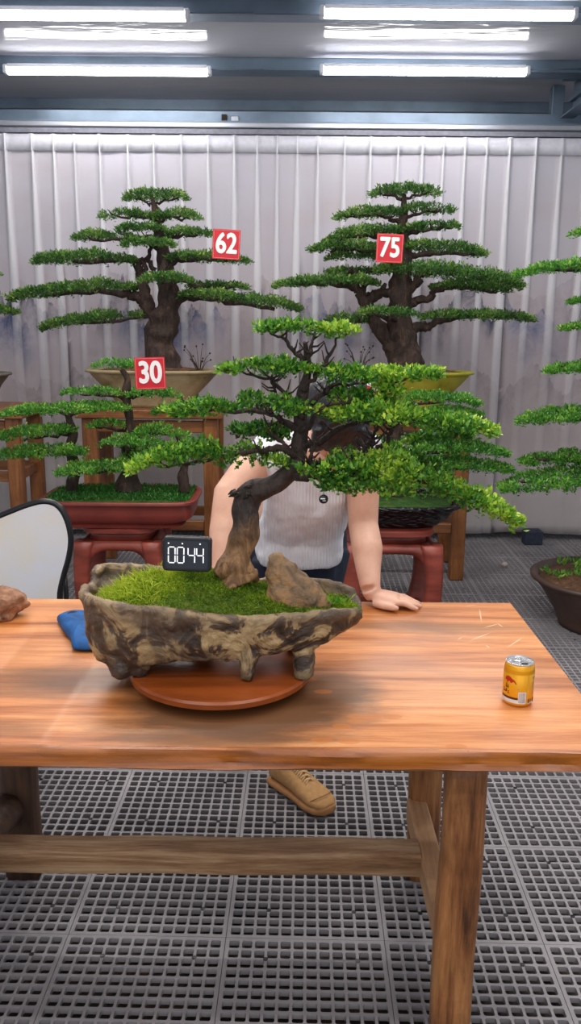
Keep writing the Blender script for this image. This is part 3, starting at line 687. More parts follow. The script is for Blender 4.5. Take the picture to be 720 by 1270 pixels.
foot(148, 828, .024, YP-.080, .06, -.004); foot(168, 826, .020, YP-.07, .05, .01); foot(306, 826, .018, YP-.088, 0.05, .004); foot(377, 822, .019, YP-.075, .05, .0)
foot(160, 815, .024, YP+.08); foot(365, 812, .024, YP+.075); foot(250, 812, .024, YP+.085)
# knotty swellings and ridges on the wall
for k_ in range(46):
    px = random.uniform(130, 420); i = min(range(len(rg)), key=lambda j: abs(rg[j][0]-P(px, 780, YP-.1).x)); x_, zt, zb_, hd = rg[i]
    t = random.random(); yy = YP - hd*(.98-.35*t)*random.choice((1, 1, 1, -1)); zz = zt - .02 - (zt-zb_-.03)*t
    b.ball((x_ + random.uniform(-.02, .02), yy, zz), (random.uniform(.006, .014), .008, random.uniform(.01, .022)), 10)
for k_ in range(len(rg)-2):   # thick lip
    for s_ in (-1, 1):
        a, c_ = rg[k_], rg[k_+1]
        up_ = lambda g_: .012*(g_[3]/.1) if s_ > 0 else 0
        b.tube([(a[0], YP+s_*(a[3]-.006), a[1]+up_(a)-.004), (c_[0], YP+s_*(c_[3]-.006), c_[1]+up_(c_)-.004)], [.011, .011], 10)
b.tube([P(113, 731, YP-.03), P(114, 727, YP+.02), P(126, 721, YP+.07), P(150, 719, YP+.10)], [.011, .010, .010, .009], 10, .3, 20)
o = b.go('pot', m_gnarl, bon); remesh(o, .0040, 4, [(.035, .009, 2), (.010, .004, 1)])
# moss mound
def moss_h(px):
    return np.interp(px, [118, 135, 165, 200, 235, 262, 290, 330, 370, 405, 435, 448], [746, 739, 721, 712, 708, 710, 718, 731, 741, 747, 752, 755])
XA, XB = P(118, 745, YP).x, P(446, 755, YP).x
def px_of(x): return 360 + x/(YP*math.cos(PITCH)+.58*math.sin(PITCH))*F
def moss_z(x, v):
    """height of the mound at x, v in -1..1 across the pot"""
    zt = np.interp(x, [a[0] for a in rg], [a[1] for a in rg]) - .007
    pk = P(px_of(x), float(moss_h(px_of(x))), YP + .01).z
    v2 = max(0, 1 - abs(v)**2.2); return zt + (pk - zt)*v2**.8 + .005*noise.noise(Vector((x*30, v*4, 0)))
def moss_hd(x): return max(.004, np.interp(x, [a[0] for a in rg], [a[3] for a in rg]) - .013)
b = B(); nx, ny = 50, 18; V = []
for i in range(nx+1):
    x_ = XA + (XB-XA)*i/nx
    for j in range(ny+1):
        v = -1 + 2*j/ny; V.append(Vector((x_, YP + v*moss_hd(x_), moss_z(x_, v))))
b.add(V, [(i*(ny+1)+j, (i+1)*(ny+1)+j, (i+1)*(ny+1)+j+1, i*(ny+1)+j+1) for i in range(nx) for j in range(ny)])
mo = b.go('moss_bed', m_mossg, bon)
N = 13000; xs_ = rng.uniform(XA+.004, XB-.004, N); vs_ = np.clip(rng.normal(-.2, .55, N), -.97, .97)
pos = np.array([(x_, YP + v*moss_hd(x_), moss_z(x_, v)) for x_, v in zip(xs_, vs_)])
tn = np.array([.5 + .5*noise.noise(Vector((p[0]*22, p[1]*22, 3))) for p in pos]) - .28*(xs_ > P(235, 740, YP).x) + .05
ax = np.stack([rng.normal(size=N)*.5, np.full(N, -.35), np.full(N, 1.0)], 1)
o = leaves('moss_tufts', pos, ax, .0068, .0019, 4, m_moss, bon, tn, 1.0); o['kind'] = 'stuff'
# longer grass at the left and a small weed at the right end
N = 500; xs_ = rng.uniform(P(125, 740, YP).x, P(200, 740, YP).x, N); vs_ = rng.uniform(-.9, .3, N)
pos = np.array([(x_, YP + v*moss_hd(x_), moss_z(x_, v)) for x_, v in zip(xs_, vs_)])
ax = np.stack([rng.normal(size=N)*.7 - .3, np.full(N, -.3), np.full(N, .8)], 1)
o = leaves('grass', pos, ax, .022, .0018, 3, m_moss, bon, np.full(N, .72), .5, .3); o['kind'] = 'stuff'
pos = np.array([tuple(P(px, 747, YP-.03)) for px in (412, 418, 424, 430, 420, 415, 427, 433, 408)]); ax = np.tile([0.1, -.4, 1.0], (9, 1))
leaves('weed', pos, ax, .016, .008, 4, m_leafA, bon, np.full(9, .7), .9)

# trunk
YT = 1.65
tp = [(293, 722, 0, .040), (289, 707, 0, .036), (295, 690, 0, .030), (302, 668, 0, .0265), (304, 648, 0, .0255), (303, 630, .0, .026), (311, 613, 0, .027), (330, 603, 0, .020), (350, 594, 0, .0185), (364, 580, 0, .018), (370, 560, .01, .016), (373, 535, .01, .0145), (372, 508, .01, .013), (376, 485, .01, .011), (381, 462, .01, .0085), (380, 440, .01, .0065), (378, 424, 0, .005)]
c = cr([tuple(P(a, b_, YT+d)) + (r_,) for a, b_, d, r_ in tp], 6)
b = B(); b.tube([Vector(a[:3]) for a in c], [a[3] for a in c], 18, .38, 26)
q = P(281, 712, YT-.01); b.tube([P(291, 690, YT), P(280, 704, YT-.02), P(270, 714, YT-.03)], [.022, .020, .012], 10, .4, 20)
b.tube([P(297, 695, YT), P(308, 706, YT-.01), P(318, 720, YT)], [.018, .014, .008], 10, .4, 20)
for k_ in range(12):   # torn jagged bark flakes at the bend
    p0 = P(random.uniform(292, 322), random.uniform(600, 616), YT - random.uniform(.0, .03)); d_ = Vector((random.uniform(-.03, .0), random.uniform(-.012, .004), random.uniform(-.006, .006)))*.65
    b.tube([p0, p0+d_*.6, p0+d_*1.1+Vector((0, 0, -.004))], [.005, .0035, .0012], 6)
o = b.go('trunk', m_trunk, bon)
# branches (px, py, dY)
BR = [([(362, 588), (385, 592, -.02), (415, 590, -.03), (450, 592, -.03)], .012, .005), ([(370, 578), (400, 575, .02), (450, 572, .02), (510, 590, .01), (580, 620), (628, 640)], .010, .0025),
      ([(372, 552), (395, 548, .03), (430, 528, .03), (480, 522, .02), (560, 522)], .009, .003), ([(368, 566), (345, 556, -.02), (310, 560, -.03), (260, 570, -.02), (200, 580)], .0095, .0025),
      ([(372, 535), (352, 522), (330, 512, -.01), (280, 510, -.01), (225, 505)], .0085, .0025), ([(373, 520), (360, 500), (345, 480, .02), (330, 468, .02), (290, 460)], .0075, .002),
      ([(374, 510), (395, 492), (415, 478, .02), (455, 473, .02)], .007, .0025), ([(376, 485), (392, 465, -.01), (410, 440, 0), (418, 418)], .006, .002),
      ([(378, 455), (364, 435), (352, 420), (335, 412)], .005, .002), ([(381, 450), (386, 430), (388, 414)], .005, .002), ([(372, 540), (388, 520, -.04), (400, 505, -.05), (430, 500, -.05)], .007, .002),
      ([(450, 575, .01), (456, 560, .01), (462, 545, .01), (470, 530)], .008, .003), ([(385, 585, -.02), (386, 565, -.03), (390, 545, -.03)], .005, .003), ([(420, 590, -.02), (440, 570, -.02), (458, 548, 0)], .007, .004),
      ([(372, 520), (352, 500, .02), (342, 485, .02), (336, 466)], .0055, .002), ([(370, 560), (352, 552), (340, 540), (332, 524)], .006, .002), ([(465, 560, .02), (478, 545, .02), (486, 530, .02)], .006, .003),
      ([(470, 500, .02), (480, 480, .02), (510, 468, .02)], .005, .002)]
for pts, r0, r1 in BR: limb(bon, pts, r0, r1, m_bark2, YT, twigs=9, tl=.03, wf=45, jit=.0022)
LA = .0125
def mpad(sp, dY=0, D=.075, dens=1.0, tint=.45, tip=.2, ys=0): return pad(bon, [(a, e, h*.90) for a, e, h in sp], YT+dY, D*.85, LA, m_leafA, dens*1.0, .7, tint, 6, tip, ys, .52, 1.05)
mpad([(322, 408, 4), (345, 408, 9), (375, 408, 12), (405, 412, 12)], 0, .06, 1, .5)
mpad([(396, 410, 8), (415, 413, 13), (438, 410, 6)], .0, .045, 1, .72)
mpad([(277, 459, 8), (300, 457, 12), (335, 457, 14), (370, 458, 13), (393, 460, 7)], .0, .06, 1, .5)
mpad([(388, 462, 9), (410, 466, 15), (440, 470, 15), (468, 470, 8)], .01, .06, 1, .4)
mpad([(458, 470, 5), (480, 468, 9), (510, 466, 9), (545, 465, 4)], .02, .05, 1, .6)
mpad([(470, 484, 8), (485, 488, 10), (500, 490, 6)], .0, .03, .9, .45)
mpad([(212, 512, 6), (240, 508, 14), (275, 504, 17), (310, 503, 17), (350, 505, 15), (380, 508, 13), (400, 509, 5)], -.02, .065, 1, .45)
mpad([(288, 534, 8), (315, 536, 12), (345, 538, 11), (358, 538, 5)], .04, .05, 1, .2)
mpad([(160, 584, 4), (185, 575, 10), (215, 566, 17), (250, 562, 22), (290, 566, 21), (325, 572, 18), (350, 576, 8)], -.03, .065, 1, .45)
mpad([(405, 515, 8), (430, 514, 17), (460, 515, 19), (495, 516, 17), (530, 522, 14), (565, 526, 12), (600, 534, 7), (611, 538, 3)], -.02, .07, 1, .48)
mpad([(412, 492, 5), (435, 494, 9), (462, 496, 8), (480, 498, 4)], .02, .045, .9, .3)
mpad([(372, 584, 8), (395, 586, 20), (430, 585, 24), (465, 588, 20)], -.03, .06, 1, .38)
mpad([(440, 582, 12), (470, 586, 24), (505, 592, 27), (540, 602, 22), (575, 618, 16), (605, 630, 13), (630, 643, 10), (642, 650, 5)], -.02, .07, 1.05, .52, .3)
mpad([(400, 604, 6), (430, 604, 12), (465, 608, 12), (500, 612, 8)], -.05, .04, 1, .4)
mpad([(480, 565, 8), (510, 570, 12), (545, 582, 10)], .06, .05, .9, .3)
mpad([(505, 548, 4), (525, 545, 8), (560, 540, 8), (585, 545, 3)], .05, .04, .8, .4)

# round tag on a thread
q = P(401, 619, YT-.05)
r = thing('round_tag', 'small round black tag hanging from a lower branch of the front bonsai', 'tag', tuple(q))
b = B(); b.lathe((0, 0, 0), [(.0085, -.0012), (.0092, 0), (.0085, .0012)], 24); v = [Vector((a.x, a.z, a.y)) + q for a in b.v]; mk('disc', v, b.f, m_black, r)
b = B(); b.tube([q + Vector((0, 0, .009)), q + Vector((.001, .004, .02)), q + Vector((0, .012, .032))], .0006, 5); b.go('thread', m_black, r)
b = B(); b.box(q + Vector((-.0015, -.0016, .001)), (.009, .0006, .0022), 0); b.box(q + Vector((.001, -.0016, -.003)), (.006, .0006, .0012), 0); b.go('mark', m_wpaint, r, False)

# rock on the moss
def rock_mesh(b, pts, c, seed, wf=14, amp=.006):
    """rough stone from a few cross-sections: (centre, half-width, half-depth)"""
    b.loft(pts, 18, 2.3)
YRK = YP - .015
b = B()
pr = lambda px, py, hw, hd: ((P(px, py, YRK)), (hw*mpp(YRK, .95), 0, 0), (0, hd, 0))
b.loft([pr(369, 753, 38, .034), pr(370, 748, 41, .04), pr(367, 738, 38, .042), pr(362, 725, 31, .038), pr(354, 712, 24, .032), pr(347, 700, 17, .026), pr(343, 692, 11, .018), pr(343, 686, 5, .010)], 18, 2.6)
o = b.thing('rock', m_rock, tuple(P(369, 753, YRK))); remesh(o, .004, 1, [(.03, .014, 2), (.012, .004, 1)])
tag(o, 'pointed brown-grey rock standing in the moss beside the trunk', 'rock')
# timer
YTM = YP - .055
tq = P(231.5, 688, YTM); s_ = mpp(YTM, .97); tw, th, tdp = 60*s_, 43*s_, .02
r = thing('digital_timer', 'small black digital timer standing on the moss of the front bonsai', 'timer', (tq.x, tq.y, tq.z - th/2))
def rrect(b, c, w_, h_, rad, y0_, y1_, tilt=0):
    poly = []
    for cx, cz, a0 in ((w_/2-rad, h_/2-rad, 0), (-w_/2+rad, h_/2-rad, 90), (-w_/2+rad, -h_/2+rad, 180), (w_/2-rad, -h_/2+rad, 270)):
        for k_ in range(6): a = math.radians(a0 + 18*k_); poly.append((cx + rad*math.cos(a), cz + rad*math.sin(a)))
    ct, st_ = math.cos(tilt), math.sin(tilt)
    poly = [(ct*x_-st_*z_ + c[0], st_*x_+ct*z_ + c[2]) for x_, z_ in poly]
    b.prism(poly, c[1]+y0_, c[1]+y1_)
tl_ = math.radians(-1.5)
b = B(); rrect(b, tq, tw, th, .009, 0, tdp, tl_); o = b.go('case', m_black, r, False); bv = o.modifiers.new('b', 'BEVEL'); bv.width = .0025; bv.segments = 3
b = B(); rrect(b, tq, tw*.87, th*.82, .007, -.0012, .002, tl_); b.go('screen', m_screen, r, False)
b = B(); b.box((tq.x, tq.y+.018, tq.z-th*.47), (tw*.5, .02, .004), .001); b.go('stand', m_black, r, False)
b = B()
ct, st_ = math.cos(tl_), math.sin(tl_)
def sg(x_, z_, w_, h_):
    k0 = len(b.v); b.box((x_, -.0018, z_), (w_, .0008, h_)); 
    for i in range(k0, len(b.v)): v = b.v[i]; b.v[i] = Vector((ct*v.x - st_*v.z + tq.x, v.y + tq.y, st_*v.x + ct*v.z + tq.z))
SEG = {'0': 'abcdef', '4': 'fgbc'}
dw, dh, tk = tw*.135, th*.46, tw*.022
for ch, cx in (('0', -.305), ('0', -.125), ('4', .095), ('4', .27)):
    cx *= tw; cz = -.01*th
    for s1 in SEG[ch]:
        g_ = {'a': (0, dh/2, dw*.78, tk), 'd': (0, -dh/2, dw*.78, tk), 'g': (0, 0, dw*.78, tk), 'f': (-dw/2, dh/4, tk, dh*.42), 'b': (dw/2, dh/4, tk, dh*.42), 'e': (-dw/2, -dh/4, tk, dh*.42), 'c': (dw/2, -dh/4, tk, dh*.42)}[s1]
        sg(cx+g_[0], cz+g_[1], g_[2], g_[3])
for cx in (-.37, -.09, .27): sg(cx*tw, .33*th, tk*1.2, tk*1.2)
b.go('digits', m_digit, r, False)

# can
cq = PZ(644, 876, TT); cx_, cy_ = cq.x, cq.y + .02; R = .030
r = thing('drink_can', 'small gold drink can standing open on the right of the table', 'can', (cx_, cy_, TT))
b = B(); b.lathe((cx_, cy_, TT), [(.022, .001), (.0245, .0), (.0275, .004), (R, .009), (R, .068), (R-.0018, .0698), (R, .0716), (R-.0018, .0736), (R-.0002, .0756), (R-.0012, .078), (.0285, .083), (.0268, .0865)], 56); o = b.go('body', m_gold, r)
b = B(); b.lathe((cx_, cy_, TT), [(.0268, .0860), (.0276, .0880), (.0276, .0892), (.0262, .0893), (.0252, .0868), (.001, .0866)], 56); o = b.go('lid', m_alu, r); edge(o)
b = B(); b.lathe((cx_+.007, cy_-.011, TT), [(.0075, .0868), (.0001, .0870)], 24, 1.0, .7); b.go('opening', m_black, r, label='dark drinking hole')
b = B(); b.lathe((cx_-.003, cy_+.004, TT), [(.009, .0872), (.009, .0885), (.001, .0885)], 24, 1.3, .7); b.go('pull_tab', m_alu, r)
def wrap(a0, a1, z0_, z1_, mat, name, dr=.0003, poly=None):
    """patch on the can wall; angle 0 faces the camera, + is to the right"""
    V = []; Fq = []
    if poly is None:
        n_ = max(2, int(abs(a1-a0)/4)); 
        for i in range(n_+1):
            a = math.radians(a0+(a1-a0)*i/n_); x_, y_ = (R+dr)*math.sin(a), -(R+dr)*math.cos(a)
            V += [(cx_+x_, cy_+y_, TT+z0_), (cx_+x_, cy_+y_, TT+z1_)]
        Fq = [(2*i, 2*i+2, 2*i+3, 2*i+1) for i in range(n_)]
    else:
        for a, z in poly: a = math.radians(a); V.append((cx_+(R+dr)*math.sin(a), cy_-(R+dr)*math.cos(a), TT+z))
        Fq = [tuple(range(len(poly)))]
    return V, Fq
class WB(B):
    def w(s, *a, **k): V, Fq = wrap(*a, None, None, **k); s.add(V, Fq); return s
b = WB(); b.w(-90, -14, .0095, .017); b.w(22, 78, .0095, .012); b.go('base_band', m_cwhite, r)
b = WB(); b.w(-90, -14, .0172, .0215); b.w(24, 30, .010, .019, dr=.0005); b.w(36, 40, .010, .019, dr=.0005); b.w(50, 62, .010, .019, dr=.0005)
b.w(-80, -62, .029, .031); b.w(-66, -60, .030, .036); b.w(-78, -74, .028, .037); b.w(-58, -48, .0275, .029); b.w(-56, -50, .031, .033); b.w(-70, -52, .040, .0415); b.w(-66, -62, .038, .048); b.w(-57, -54, .038, .046)
b.go('dark_lettering', m_cbrown, r)
b = WB(); b.w(-14, 16, .0095, .034); b.go('barcode_panel', m_cwhite, r)
b = WB()
for i in range(12): a = -11.5 + i*2.1; b.w(a, a+random.choice((.7, 1.1)), .0115, .032, dr=.0006)
b.go('barcode', m_cgrey, r)
b = WB()   # charging red animal over a disc
V, Fq = wrap(0, 0, 0, 0, None, None, dr=.0005, poly=[(-70, .060), (-62, .063), (-52, .064), (-40, .060), (-30, .057), (-22, .051), (-24, .049), (-32, .054), (-38, .053), (-44, .050), (-50, .054), (-56, .053), (-60, .049), (-64, .054), (-72, .055)]); b.add(V, Fq)
b.go('red_emblem', m_cred, r)
b = WB(); b.w(20, 26, .0125, .069); b.go('pale_seam', m_gold2, r)
b = WB(); b.w(-20, -12, .040, .0405); b.w(44, 62, .058, .064)
for i in range(7): b.w(42, 60+(i % 3)*3, .026+i*.0042, .0272+i*.0042)
b.go('small_print', m_cgrey, r)

# blue pouch
b = B(); pq = PZ(98, 800, TT)
def pz(px, py, z): return PZ(px, py, TT+z)
outl = [(70, 772), (84, 766), (110, 766), (134, 770), (138, 800), (124, 809), (92, 809), (88, 799), (78, 786)]
ctr = Vector((0, 0, 0))
pts2 = [pz(a, c_, 0) for a, c_ in outl]; ctr = sum(pts2, Vector())/len(pts2)
sm = [Vector(a) for a in cr([tuple(p) for p in pts2 + [pts2[0]]], 5)][:-1]; V = []; n_ = len(sm)
for lv, (sc_, z) in enumerate(((.96, .001), (1.0, .008), (.97, .018), (.85, .027), (.55, .034), (.2, .036))):
    for i, p in enumerate(sm):
        q = ctr + (p-ctr)*sc_; V.append(Vector((q.x, q.y, TT + z + (.007*noise.noise(Vector((q.x*35, q.y*35, 2))) if lv > 1 else 0))))
Fq = [(l_*n_+i, l_*n_+(i+1) % n_, (l_+1)*n_+(i+1) % n_, (l_+1)*n_+i) for l_ in range(5) for i in range(n_)] + [tuple(5*n_+i for i in range(n_)), tuple(range(n_))[::-1]]
r = thing('cloth_pouch', 'crumpled blue cloth pouch lying behind the left end of the gnarled pot', 'pouch', (ctr.x, ctr.y, TT))
o = sub(mk('pouch', V, Fq, m_blue, r), 1)
a = [P(86, 768, ctr.y+.05), P(85, 762, ctr.y+.055), P(92, 760, ctr.y+.055), P(99, 763, ctr.y+.05)]; a = [Vector((q.x, q.y, max(q.z, TT+.012))) for q in a]
b = B(); b.tube([Vector(q) for q in cr([tuple(q) for q in a], 4)], .005, 8, flat=.5); b.go('strap', plain('dark_strap', srgb(52, 40, 38), .7), r)
# brown rock at the left end of the table
q = PZ(6, 768, TT)
b = B(); b.ball(P(8, 746, q.y+.02), (.052, .05, .036), 18, .3, 2.2, 3); b.ball(P(-14, 750, q.y+.02), (.055, .05, .040), 18, .3, 2.0, 9); b.ball(P(6, 763, q.y+.0), (.024, .03, .02), 14, .3, 3, 5)
for i, v in enumerate(b.v):
    if v.z < TT+.001: b.v[i] = Vector((v.x, v.y, TT+.001))
o = b.thing('rock', m_rock2, (P(6, 746, q.y).x, q.y+.02, TT)); remesh(o, .004, 1, [(.025, .012, 2)])
tag(o, 'rough brown rock on the far left end of the table', 'rock')

# ------------------------------------------------------------ chair at the left
YCH = 2.74
r = thing('chair', 'white-backed chair with black rim behind the left end of the table', 'chair', (-1.08, YCH-.1, 0))
ol = [(-78, 705), (-60, 668), (-30, 652), (0, 640), (36, 626), (58, 622), (73, 628), (83, 645), (87.5, 668), (85, 690), (79, 712), (74, 735), (72, 770), (40, 800), (-40, 800), (-70, 770), (-80, 735)]
pl_ = [P(a, c_, YCH) for a, c_ in ol]; sm = [Vector(a) for a in cr([tuple(p) for p in pl_ + [pl_[0]]], 5)][:-1]
b = B(); cc = sum(sm, Vector())/len(sm); ins = [cc + (p-cc)*.965 for p in sm]; n_ = len(ins)
V = [Vector((p.x, YCH-.008-.0*0, p.z)) for p in ins] + [Vector((p.x, YCH+.008, p.z)) for p in ins]
b.add(V, [tuple(range(n_)), tuple(range(n_, 2*n_))[::-1]] + [(i, i+n_, (i+1) % n_+n_, (i+1) % n_) for i in range(n_)])
n_m = NT('white_chair_shell'); z = n_m.noise(n_m.coord(), 5, 5); n_m.col(n_m.ramp(z, [(.35, srgb(226, 228, 240)), (.72, srgb(232, 222, 206))])); n_m.rough(.6)
b.go('backrest', n_m.m, r, False)
b = B(); b.tube(sm + [sm[0]], .011, 10, cap=False); b.go('rim', m_black, r)
b = B(); b.tube([P(80, 712, YCH+.03), P(82, 735, YCH+.03), P(84, 800, YCH+.02), (-.80, YCH-.05, .44)], .009, 8); b.go('support', m_black, r)
b = B(); b.box((-1.08, YCH-.2, .45), (.5, .46, .05), .02); b.go('seat', m_black, r, False)
for sx_ in (-.2, .2):
    for sy_ in (-.33, .1):
        b = B(); b.tube([(-1.08+sx_, YCH-.1+sy_*.6, .43), (-1.08+sx_*1.1, YCH-.1+sy_*.7, 0.0)], .012, 8); b.go('leg', m_black, r)

# ------------------------------------------------------------ stands and stools in the back
def stand(cx, y0_, y1_, wd, zt, label, rungs=(.32,), thick=.05):
    cy = (y0_+y1_)/2; r = thing('plant_stand', label, 'plant stand', (cx, cy, 0), 'wooden plant stands')
    b = B(); b.box((cx, cy, zt-thick/2), (wd+.06, y1_-y0_+.05, thick), .005); b.go('top', m_standh, r, False)
    lw = .085
    for sx_ in (-1, 1):
        for yy in (y0_+lw/2, y1_-lw/2):
            b = B(); b.box((cx+sx_*(wd/2-lw/2), yy, (zt-thick)/2), (lw, lw*.8, zt-thick), .006); b.go('leg', m_stand, r, False)
    b = B(); b.box((cx, y0_+.03, zt-thick-.05), (wd-2*lw, .03, .07), .004); b.go('apron', m_standh, r, False)
    for z in rungs:
        for yy in (y0_+.04, y1_-.04):
            b = B(); b.box((cx, yy, z), (wd-2*lw, .035, .06), .004); b.go('rung', m_standh, r, False)
        for sx_ in (-1, 1):
            b = B(); b.box((cx+sx_*(wd/2-lw/2), cy, z), (.035, y1_-y0_-2*lw, .06), .004); b.go('rung', m_standh, r, False)
    return r
ZS = P(200, 508, 4.9).z
xl, xr = P(103, 560, 4.9).x, P(270, 560, 4.9).x
stand((xl+xr)/2, 4.88, 5.36, xr-xl, ZS, 'tall wooden stand under the tree with sign 62')
xl2, xr2 = P(425, 640, 4.9).x, P(577, 640, 4.9).x
stand((xl2+xr2)/2, 4.86, 5.34, xr2-xl2, ZS, 'tall wooden stand under the yellow-green pot')
xr3 = P(28, 560, 4.86).x
stand(xr3-.40, 4.82, 5.30, .80, P(20, 509, 4.8).z, 'wooden stand cut off by the left edge of the picture', (.62,), .05)

def stool_proto(cx, cy, zt, label, wd=.40):
    r = thing('red_stool', label, 'stool', (cx, cy, 0), 'red lacquered stools')
    b = B(); b.lathe((cx, cy, 0), [(wd/2*.96, zt-.035), (wd/2*1.06, zt-.028), (wd/2*1.06, zt-.006), (wd/2*1.03, zt), (.001, zt)], 40, 1, 1, 4); o = b.go('seat', m_redwood, r); edge(o)
    b = B(); b.lathe((cx, cy, 0), [(wd/2*.9, zt-.075), (wd/2*.86, zt-.055), (wd/2*.94, zt-.034)], 40, 1, 1, 4); b.go('waist', m_redwood, r)
    b = B()   # arched apron between the legs
    for a in range(4):
        ca, sa = math.cos(a*PI/2), math.sin(a*PI/2); pl = []
        h0 = wd/2*.97
        xs2 = np.linspace(-h0, h0, 17)
        topz = zt-.07; V = []
        for x_ in xs2:
            e = 1-(x_/h0)**2; zb2 = zt - .115 - .16*(1-e)**2.2
            for yy, z in ((h0+.006, topz), (h0+.022, (topz+zb2)/2), (h0+.012, zb2), (h0-.012, zb2), (h0-.012, topz)): V.append(Vector((cx+ca*x_-sa*yy, cy+sa*x_+ca*yy, z)))
        b.add(V, [(i*5+k_, (i+1)*5+k_, (i+1)*5+(k_+1) % 5, i*5+(k_+1) % 5) for i in range(16) for k_ in range(5)])
    b.go('apron', m_redwood, r)
    for sx_ in (-1, 1):
        for sy_ in (-1, 1):
            b = B(); rr = []
            for i in range(12):
                t = i/11; z = (zt-.07)*(1-t)+.0*t; bul = .022*math.sin(PI*(1-t)) + .012*(1-t)
                s2 = .050 - .012*math.sin(PI*t) ; k_ = wd/2*.86 + bul
                rr.append(((cx+sx_*k_, cy+sy_*k_, z), (s2, 0, 0), (0, s2, 0)))
            b.loft(rr, 16, 3.5); b.go('leg', m_redwood, r)
    b = B()
    for a in range(4):
        ca, sa = math.cos(a*PI/2), math.sin(a*PI/2); b.box((cx-sa*wd*.43, cy+ca*wd*.43, .045), (wd*.86 if a % 2 == 0 else .035, .035 if a % 2 == 0 else wd*.86, .035), .004)
    b.go('stretcher', m_redwood, r, False); return r
SY = 4.22; zst = P(155, 656, SY-.2).z
xs1 = P(155, 680, SY).x
st0 = stool_proto(xs1, SY, zst, 'red stool under the long red tray pot', .36)
xs2_ = P(482, 680, SY).x
st1 = copy_tree(st0); st1.location = (xs2_, SY, 0); st1['label'] = 'red stool under the pot wrapped in black plastic'
st1.scale = (1.12, 1.12, 1)

# ------------------------------------------------------------ signs
def sign(px, py, w_px, Y, txt, label, tilt=0.0):
    c = P(px, py, Y); s_ = w_px*mpp(Y, c.z); r = thing('number_sign', label, 'sign', (c.x, c.y, c.z - s_/2), 'red number signs')
    right = Vector((math.cos(tilt), 0, math.sin(tilt))); up = Vector((-math.sin(tilt), 0, math.cos(tilt)))
    b = B(); V = []
    for yy in (0, .004):
        for a, e in ((-1, -1), (1, -1), (1, 1), (-1, 1)): V.append(c + right*a*s_/2 + up*e*s_/2*1.04 + Vector((0, yy, 0)))
    b.add(V, [(0, 1, 2, 3), (7, 6, 5, 4), (0, 4, 5, 1), (1, 5, 6, 2), (2, 6, 7, 3), (3, 7, 4, 0)]); b.go('card', m_red, r, False)
    b = B(); t_ = s_*.018
    for a, e, lx, lz in ((0, -1, s_*.93, t_), (0, 1, s_*.93, t_), (-1, 0, t_, s_*.97), (1, 0, t_, s_*.97)):
        cc_ = c + right*a*s_*.465 + up*e*s_*.485 + Vector((0, -.0012, 0)); V = [cc_ + right*i*lx/2 + up*j*lz/2 + Vector((0, k_*.0008, 0)) for k_ in (0, 1) for i, j in ((-1, -1), (1, -1), (1, 1), (-1, 1))]
        b.add(V, [(0, 1, 2, 3), (7, 6, 5, 4), (0, 4, 5, 1), (1, 5, 6, 2), (2, 6, 7, 3), (3, 7, 4, 0)])
    b.go('border', plain('pale_red_border', srgb(232, 120, 120), .5, bstr=0) if 'pale_red_border' not in MATS else MATS['pale_red_border'], r, False)
    text_mesh(txt, s_*.98, m_wpaint, r, 'number', c + Vector((0, -.002, 0)) - up*s_*.0, right, up, .028, .0008, .80)
    return r
sign(280.5, 303, 34, 4.78, '62', 'square red card with white number 62 in the upper left tree', math.radians(-3))
sign(483, 308, 33, 4.80, '75', 'square red card with white number 75 on the upper right tree', math.radians(-2))
sign(186, 463, 37.5, 3.95, '30', 'square red card with white number 30 on the three-trunk bonsai', math.radians(2))
sign(466, 479, 38, 4.08, '50', 'red number card mostly hidden behind the foliage of the front bonsai', math.radians(-3))

# ------------------------------------------------------------ back trees
LB = .021
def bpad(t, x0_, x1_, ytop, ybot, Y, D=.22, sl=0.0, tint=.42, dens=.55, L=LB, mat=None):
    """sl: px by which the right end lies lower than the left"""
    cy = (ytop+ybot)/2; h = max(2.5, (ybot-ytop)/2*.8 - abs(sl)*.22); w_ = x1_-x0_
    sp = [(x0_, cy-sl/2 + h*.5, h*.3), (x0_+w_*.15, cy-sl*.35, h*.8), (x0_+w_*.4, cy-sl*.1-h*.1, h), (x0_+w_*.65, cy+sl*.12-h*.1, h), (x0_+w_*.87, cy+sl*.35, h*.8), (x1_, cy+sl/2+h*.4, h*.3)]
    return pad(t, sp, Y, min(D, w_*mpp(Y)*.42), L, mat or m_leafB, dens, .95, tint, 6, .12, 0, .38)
def round_pot(t, cx, cy, zt, zb_, R_, mat, sy=.62, p=2.4, foot_=.55):
    h = zt-zb_; b = B()
    b.lathe((cx, cy, zb_), [(R_*foot_, 0), (R_*foot_*1.02, h*.08), (R_*(foot_+.08), h*.3), (R_*.8, h*.62), (R_*.92, h*.86), (R_*.93, h*.9), (R_*1.0, h*.93), (R_*1.0, h*.985), (R_*.98, h), (R_*.93, h), (R_*.9, h*.96), (R_*.88, h*.85), (.001, h*.84)], 56, 1, sy, p)
    return b.go('pot', mat, t)
# --- tree 62
YB = 5.12
t = thing('potted_bonsai', 'tall layered bonsai in a pale clay pot, sign 62 in its branches', 'bonsai', (P(191, 508, YB).x, YB, ZS), 'bonsai along the curtain')
ztp = P(191, 460, YB-.2).z; pc = P(191, 480, YB)
round_pot(t, pc.x, YB, ztp, ZS+.001, 84*mpp(YB, 1.2), m_tanpot, .55)
soil_disc(t, (pc.x, YB, ztp-.012), 74*mpp(YB), 74*mpp(YB)*.5, .03, m_soil)
b = B(); c = cr([tuple(P(a, e, YB)) + (r_*mpp(YB),) for a, e, r_ in ((204, 460, 24), (203, 450, 20), (202, 430, 17), (202, 410, 17), (206, 390, 17), (209, 372, 13), (206, 350, 12), (204, 330, 10), (201, 310, 8), (198, 290, 6), (195, 270, 4.5), (190, 250, 3), (188, 243, 2))], 5)
b.tube([Vector(a[:3]) for a in c], [a[3] for a in c], 16, .45, 14)
